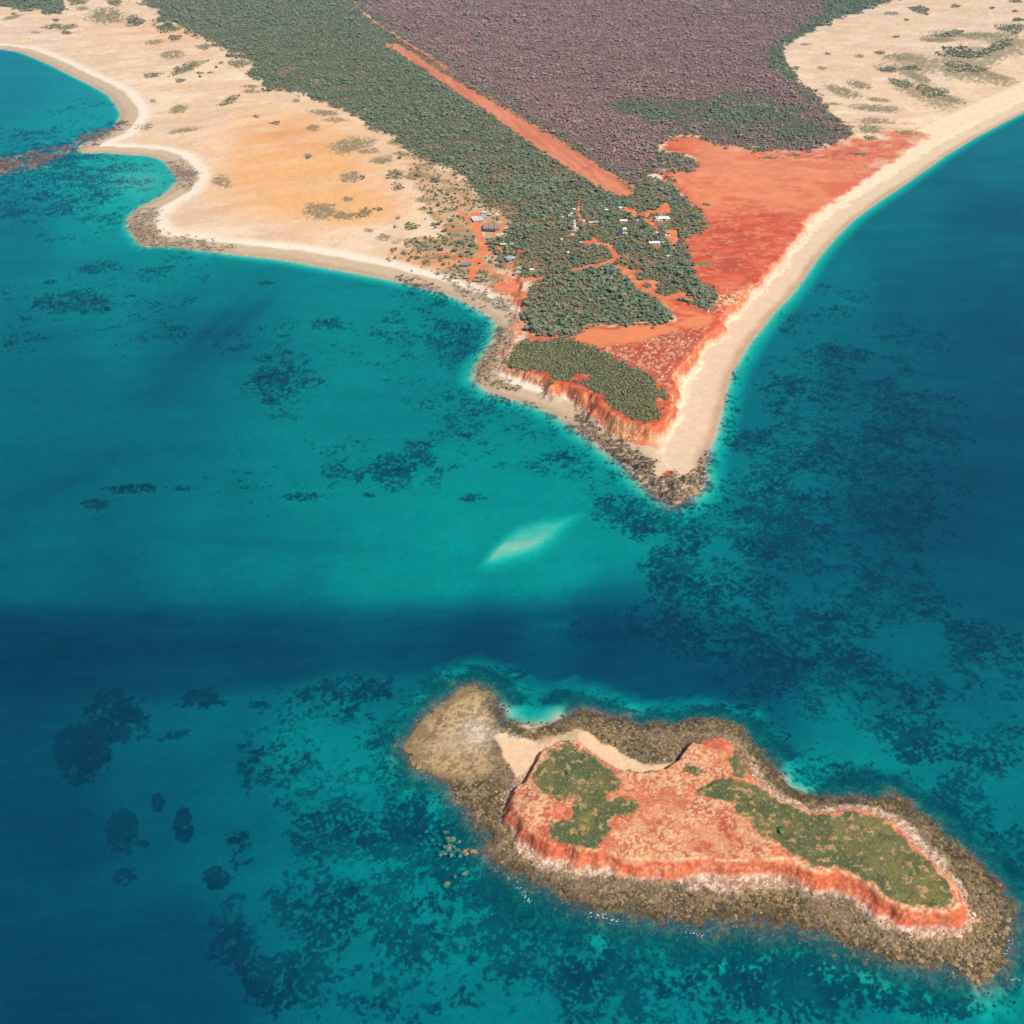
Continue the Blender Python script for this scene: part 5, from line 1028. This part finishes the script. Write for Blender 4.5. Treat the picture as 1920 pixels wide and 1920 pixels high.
# ------------------------------------------------------------------ boulders
BOULD = []
for i in range(6):
    vs, fs = ico(2, rnd, 0.34, (1, rnd.uniform(.7, 1.0), rnd.uniform(.5, .75))); BOULD.append((vs, fs))
bmesh_k = [MB().add(*b).mesh('boulder', KHAKI) for b in BOULD]; bmesh_p = [MB().add(*b).mesh('boulder', PALE) for b in BOULD]
apr = apron*(de > 0.5)
X, Y = candidates(240, 580, 0.95, -120, 330)
ap = sample(apr.astype(float), X, Y); tt_s = sample(tt, X, Y); ee_s = sample(ee, X, Y); u_, v_ = project(X, Y, np.full_like(X, 1.0))
on = (ap > 0.4) & (rng.random(X.shape) < 0.30+0.26*sample(south, X, Y)+0.18*(sample(n_mid, X, Y) > .5)) & ~((u_ < 940) & (v_ < 1475) & (rng.random(X.shape) < 0.90))
X, Y, tt_s, ee_s, u_, v_ = X[on], Y[on], tt_s[on], ee_s[on], u_[on], v_[on]
se = sm(1500, 1750, u_)*sm(1640, 1700, v_)
s = 0.22+0.85*rng.random(X.shape)**3.0+se*0.8*rng.random(X.shape)**1.6
ispale = (sample(pale, X, Y)+rng.normal(0, .14, X.shape) > 0.5) & (u_ > 940)
BP = np.stack([X, Y, sample(GZ, X, Y)+0.02*s, s, s*rng.uniform(.4, .8, len(s)), rng.uniform(0, 6.28, len(s))], 1)
inv_ = (u_ < 1915) & (v_ < 1915)
order = np.argsort(-s*inv_)[:235]
FB_K = []; FB_P = []
BPLACE = [(1700,1790,'on the outer apron below the grassy end cliff'),(1800,1800,'on the seaward corner of the apron past the grassy end'),(1870,1720,'along the outermost edge of the apron past the grassy end'),(1800,1720,'just below the grassy end of the island'),(1820,1640,'on the apron along the far side of the grassy end'),(1600,1740,'on the apron under the bulging red cliff'),(1450,1700,'on the apron under the long straight red cliff'),(1250,1690,'on the apron below the stony red plateau'),(1050,1650,'on the apron corner below the western grass'),(940,1560,'on the apron west of the cracked red cliff'),(850,1400,'on the rock spit beyond the sand neck'),(1150,1380,'on the ledge seaward of the curved sand beach'),(1420,1400,'on the apron around the red knoll'),(1600,1500,'on the apron along the shadowed cliff of the grassy half')]
def boulder(x, y, z, s, s2, a, i, pale_, lb, gp):
    o = bpy.data.objects.new('boulder', (bmesh_p if pale_ else bmesh_k)[i % 6]); COL.objects.link(o); o.location = (x, y, z); o.rotation_euler = (0, 0, a); o.scale = (s, s, s2)
    tag(o, lb, 'boulder', gp)
    if i < 40: (FB_P if pale_ else FB_K).append(o)
for i, k in enumerate(order):
    x, y, z, s0, s2, a = BP[k]
    place = min(BPLACE, key=lambda q: (q[0]-u_[k])**2+(q[1]-v_[k])**2)[2]
    if ispale[k]: boulder(x, y, z, s0, s2, a, i, True, 'pale cream boulder '+place, 'pale boulders '+place)
    else: boulder(x, y, z, s0, s2, a, i, False, ('big ' if s0 > 1.25 else '')+'rounded khaki boulder '+place, 'khaki boulders '+place)
rest = np.ones(len(BP), bool); rest[order] = False
rr = random.Random(9); N_OFF = 0
while N_OFF < 42:
    px, py = rr.gauss(846, 24), rr.gauss(1592, 20)
    x, y = plane(px, py, -0.3); zz = float(sample(GZ, np.array([x]), np.array([y]))[0])
    if float(sample(d_isl, np.array([x]), np.array([y]))[0]) > -1: continue
    s0 = rr.uniform(0.7, 1.7)
    boulder(x, y, max(zz, -0.9-0.3*s0)+0.35*s0, s0, s0*.9, rr.uniform(0, 6), 100+N_OFF, False, 'tan boulder half drowned in the shallows off the island', 'half drowned boulders west of the island'); N_OFF += 1
for px, py, s0 in ((787,1437,2.2),(795,1438,2.4),(775,1430,1.6),(804,1443,1.3),(770,1422,1.4),(812,1446,1.2)):
    q = at(px, py); boulder(q.x, q.y, q.z+.3, s0, s0*.8, px, 200, False, 'round tan boulder at the tip of the island spit', 'round boulders at the spit tip')
FB_P = FB_P[:5] or [o for o in COL.objects if o.name.startswith('boulder') and o.data in bmesh_p][:5]; FB_K = FB_K[:5]
de_s = sample(de, X, Y)+rng.normal(0, 2.2, X.shape); rim_ = (de_s < 6.5) & (u_ > 900); grey = (~rim_) & (sample(n_mid, X, Y)+rng.normal(0, .12, X.shape) > 0.56)
KHAKI_D = varied('wet_khaki_stone', [C(112,98,70), C(88,78,60), C(128,110,76), C(74,66,54), C(104,92,72)], var=0.3, scale=1.2)
KHAKI_G = varied('grey_khaki_stone', [C(156,134,108), C(128,112,92), C(172,148,118), C(116,98,78), C(144,120,92)], var=0.3, scale=1.2)
mid_ = rest & ~ispale
scatter('boulder_field', BP[mid_ & ~rim_ & ~grey], FB_K, KHAKI, 'jumbled khaki stones covering the island rock apron', 'stones')
scatter('wet_stones', BP[mid_ & rim_], FB_K, KHAKI_D, 'dark wet stones along the waterline of the island', 'stones')
scatter('grey_stones', BP[mid_ & grey], FB_K, KHAKI_G, 'grey-brown stones in drifts across the island rock apron', 'stones')
X2, Y2 = candidates(240, 580, 1.5, -140, 340)
q2 = sample(np.where(under, sunk, 0.0)+0.9*west_ap*under, X2, Y2); sel = rng.random(X2.shape) < q2*0.55
n = int(sel.sum()); s = 0.35+0.9*rng.random(n)**2
scatter('sunken_stones', np.stack([X2[sel], Y2[sel], sample(GZ, X2[sel], Y2[sel]), s, s*.6, rng.uniform(0, 6.28, n)], 1), FB_K, KHAKI_D, 'drowned stones on the shallow floor around the island', 'stones')
BP[ispale, 3:5] *= 0.8
scatter('pale_talus', BP[rest & ispale], FB_P, PALE, 'pale broken stones under the island cliffs', 'stones')
# stones on the island top and along the mainland shelf
X, Y = candidates(240, 560, 1.5, -120, 330)
q = sample(is_isl*sm(0.9, 1, s_ci)*(1-z_gr)*(1-bare), X, Y); sel = rng.random(X.shape) < q*0.5
n = int(sel.sum()); s = 0.12+0.28*rng.random(n)**2
scatter('island_stones', np.stack([X[sel], Y[sel], sample(GZ, X[sel], Y[sel]), s, s*.8, rng.uniform(0, 6.28, n)], 1), FB_P, varied('peach_stone', [C(246,202,156), C(236,172,126), C(250,220,180), C(222,140,104)], var=.15), 'loose cream stones over the red island top', 'stones')
X, Y = candidates(540, 1900, 2.4, -900, 300)
q = sample(cover*is_land+0.8*sm(-6, 6, reef_l)*under*sm(.45, .6, n_mid), X, Y); sel = rng.random(X.shape) < q*0.7
n = int(sel.sum()); s = 0.4+1.1*rng.random(n)**2
scatter('shore_rocks', np.stack([X[sel], Y[sel], sample(GZ, X[sel], Y[sel]), s, s*.7, rng.uniform(0, 6.28, n)], 1), FB_K, DARK, 'dark broken rocks along the mainland waterline', 'rocks')
X, Y = candidates(560, 1500, 2.2, -300, 400)
q = sample((sm(.03, .12, s_cl)*sm(.5, .25, s_cl)*sm(0.02, 0.1, cliff_m)+np.clip(wl, 0, 1)*0.5*(1-z_for)*(1-z_mnd)+z_crm*.6+z_spk*speck*.3)*is_land, X, Y); sel = rng.random(X.shape) < q*0.5
n = int(sel.sum()); s = 0.3+0.9*rng.random(n)**2
scatter('cliff_talus', np.stack([X[sel], Y[sel], sample(GZ, X[sel], Y[sel]), s, s*.8, rng.uniform(0, 6.28, n)], 1), FB_P, varied('cream_ledge_stone', [C(246,206,160), C(238,170,124), C(250,226,190), C(226,130,90)], var=.15), 'cream and orange blocks along the headland cliffs', 'stones')

# ------------------------------------------------------------------ surf along the shore
FOAM = plain('foam', C(222,230,230), 0.6, 0.05)
m = MB(); rr = random.Random(21)
def foam(pts, n, spread, size):
    for _ in range(int(n*0.34)):
        k = rr.randrange(len(pts)-1); t = rr.random(); px = pts[k][0]*(1-t)+pts[k+1][0]*t+rr.gauss(0, spread); py = pts[k][1]*(1-t)+pts[k+1][1]*t+rr.gauss(0, spread*.6)
        x, y = plane(px, py, 0.12); r = size*0.7*rr.uniform(.4, 1.2); a0 = rr.uniform(0, 6.28); nn = rr.randint(5, 7)
        m.add([(x+r*rr.uniform(.5, 1.3)*math.cos(a0+6.283*j/nn)*rr.uniform(.7, 1.6), y+r*rr.uniform(.4, 1.1)*math.sin(a0+6.283*j/nn), 0.12) for j in range(nn)], [tuple(range(nn))])
foam([(1380,688),(1386,676)], 14, 1.2, .8); foam([(1478,560),(1488,548)], 20, 1.2, .9); foam([(1500,530),(1532,485)], 50, 1.4, 1.0); foam([(1545,468),(1575,436)], 46, 1.4, 1.1); foam([(1600,412),(1650,376)], 70, 1.5, 1.4); foam([(1735,318),(1765,297)], 46, 1.5, 1.8); foam([(1800,275),(1836,254)], 46, 1.5, 2.0)
foam([(1326,852),(1326,872),(1322,885)], 40, 2.2, .9); foam([(1322,903),(1313,918)], 26, 2.2, .9); foam([(1338,808),(1343,816)], 16, 1.8, .8); foam([(1400,655),(1408,650)], 16, 1.8, .8)
foam([(948,1638),(978,1668),(990,1690)], 80, 4, .45); foam([(1100,1712),(1160,1728)], 90, 6, .45); foam([(1290,1748),(1320,1755)], 50, 5, .4); foam([(1780,1826),(1830,1834)], 50, 4, .4); foam([(1880,1795),(1898,1760)], 40, 4, .4); foam([(1900,1835),(1912,1840)], 14, 3, .4); foam([(805,1343),(812,1338)], 10, 2, .4); foam([(886,1297),(897,1296)], 12, 3, .35); foam([(848,1600),(852,1606)], 10, 4, .4)
o = m.build('surf_foam', FOAM); tag(o, 'scraps of white surf breaking along the shore', 'foam', kind='stuff')

# ------------------------------------------------------------------ haze over the whole place
hm, t, N, L = new_mat('haze_air')
out = N('ShaderNodeOutputMaterial'); pv = N('ShaderNodeVolumePrincipled')
pv.inputs['Color'].default_value = (0.42, 0.74, 1.0, 1); pv.inputs['Density'].default_value = 3.6e-5; pv.inputs['Anisotropy'].default_value = 0.2
L(pv.outputs[0], out.inputs['Volume'])
hz = box_obj('haze', (-75000, -7000, -72), (75000, 70000, 460), hm); tag(hz, 'thin bluish haze in the air over the cape', 'haze', kind='stuff')
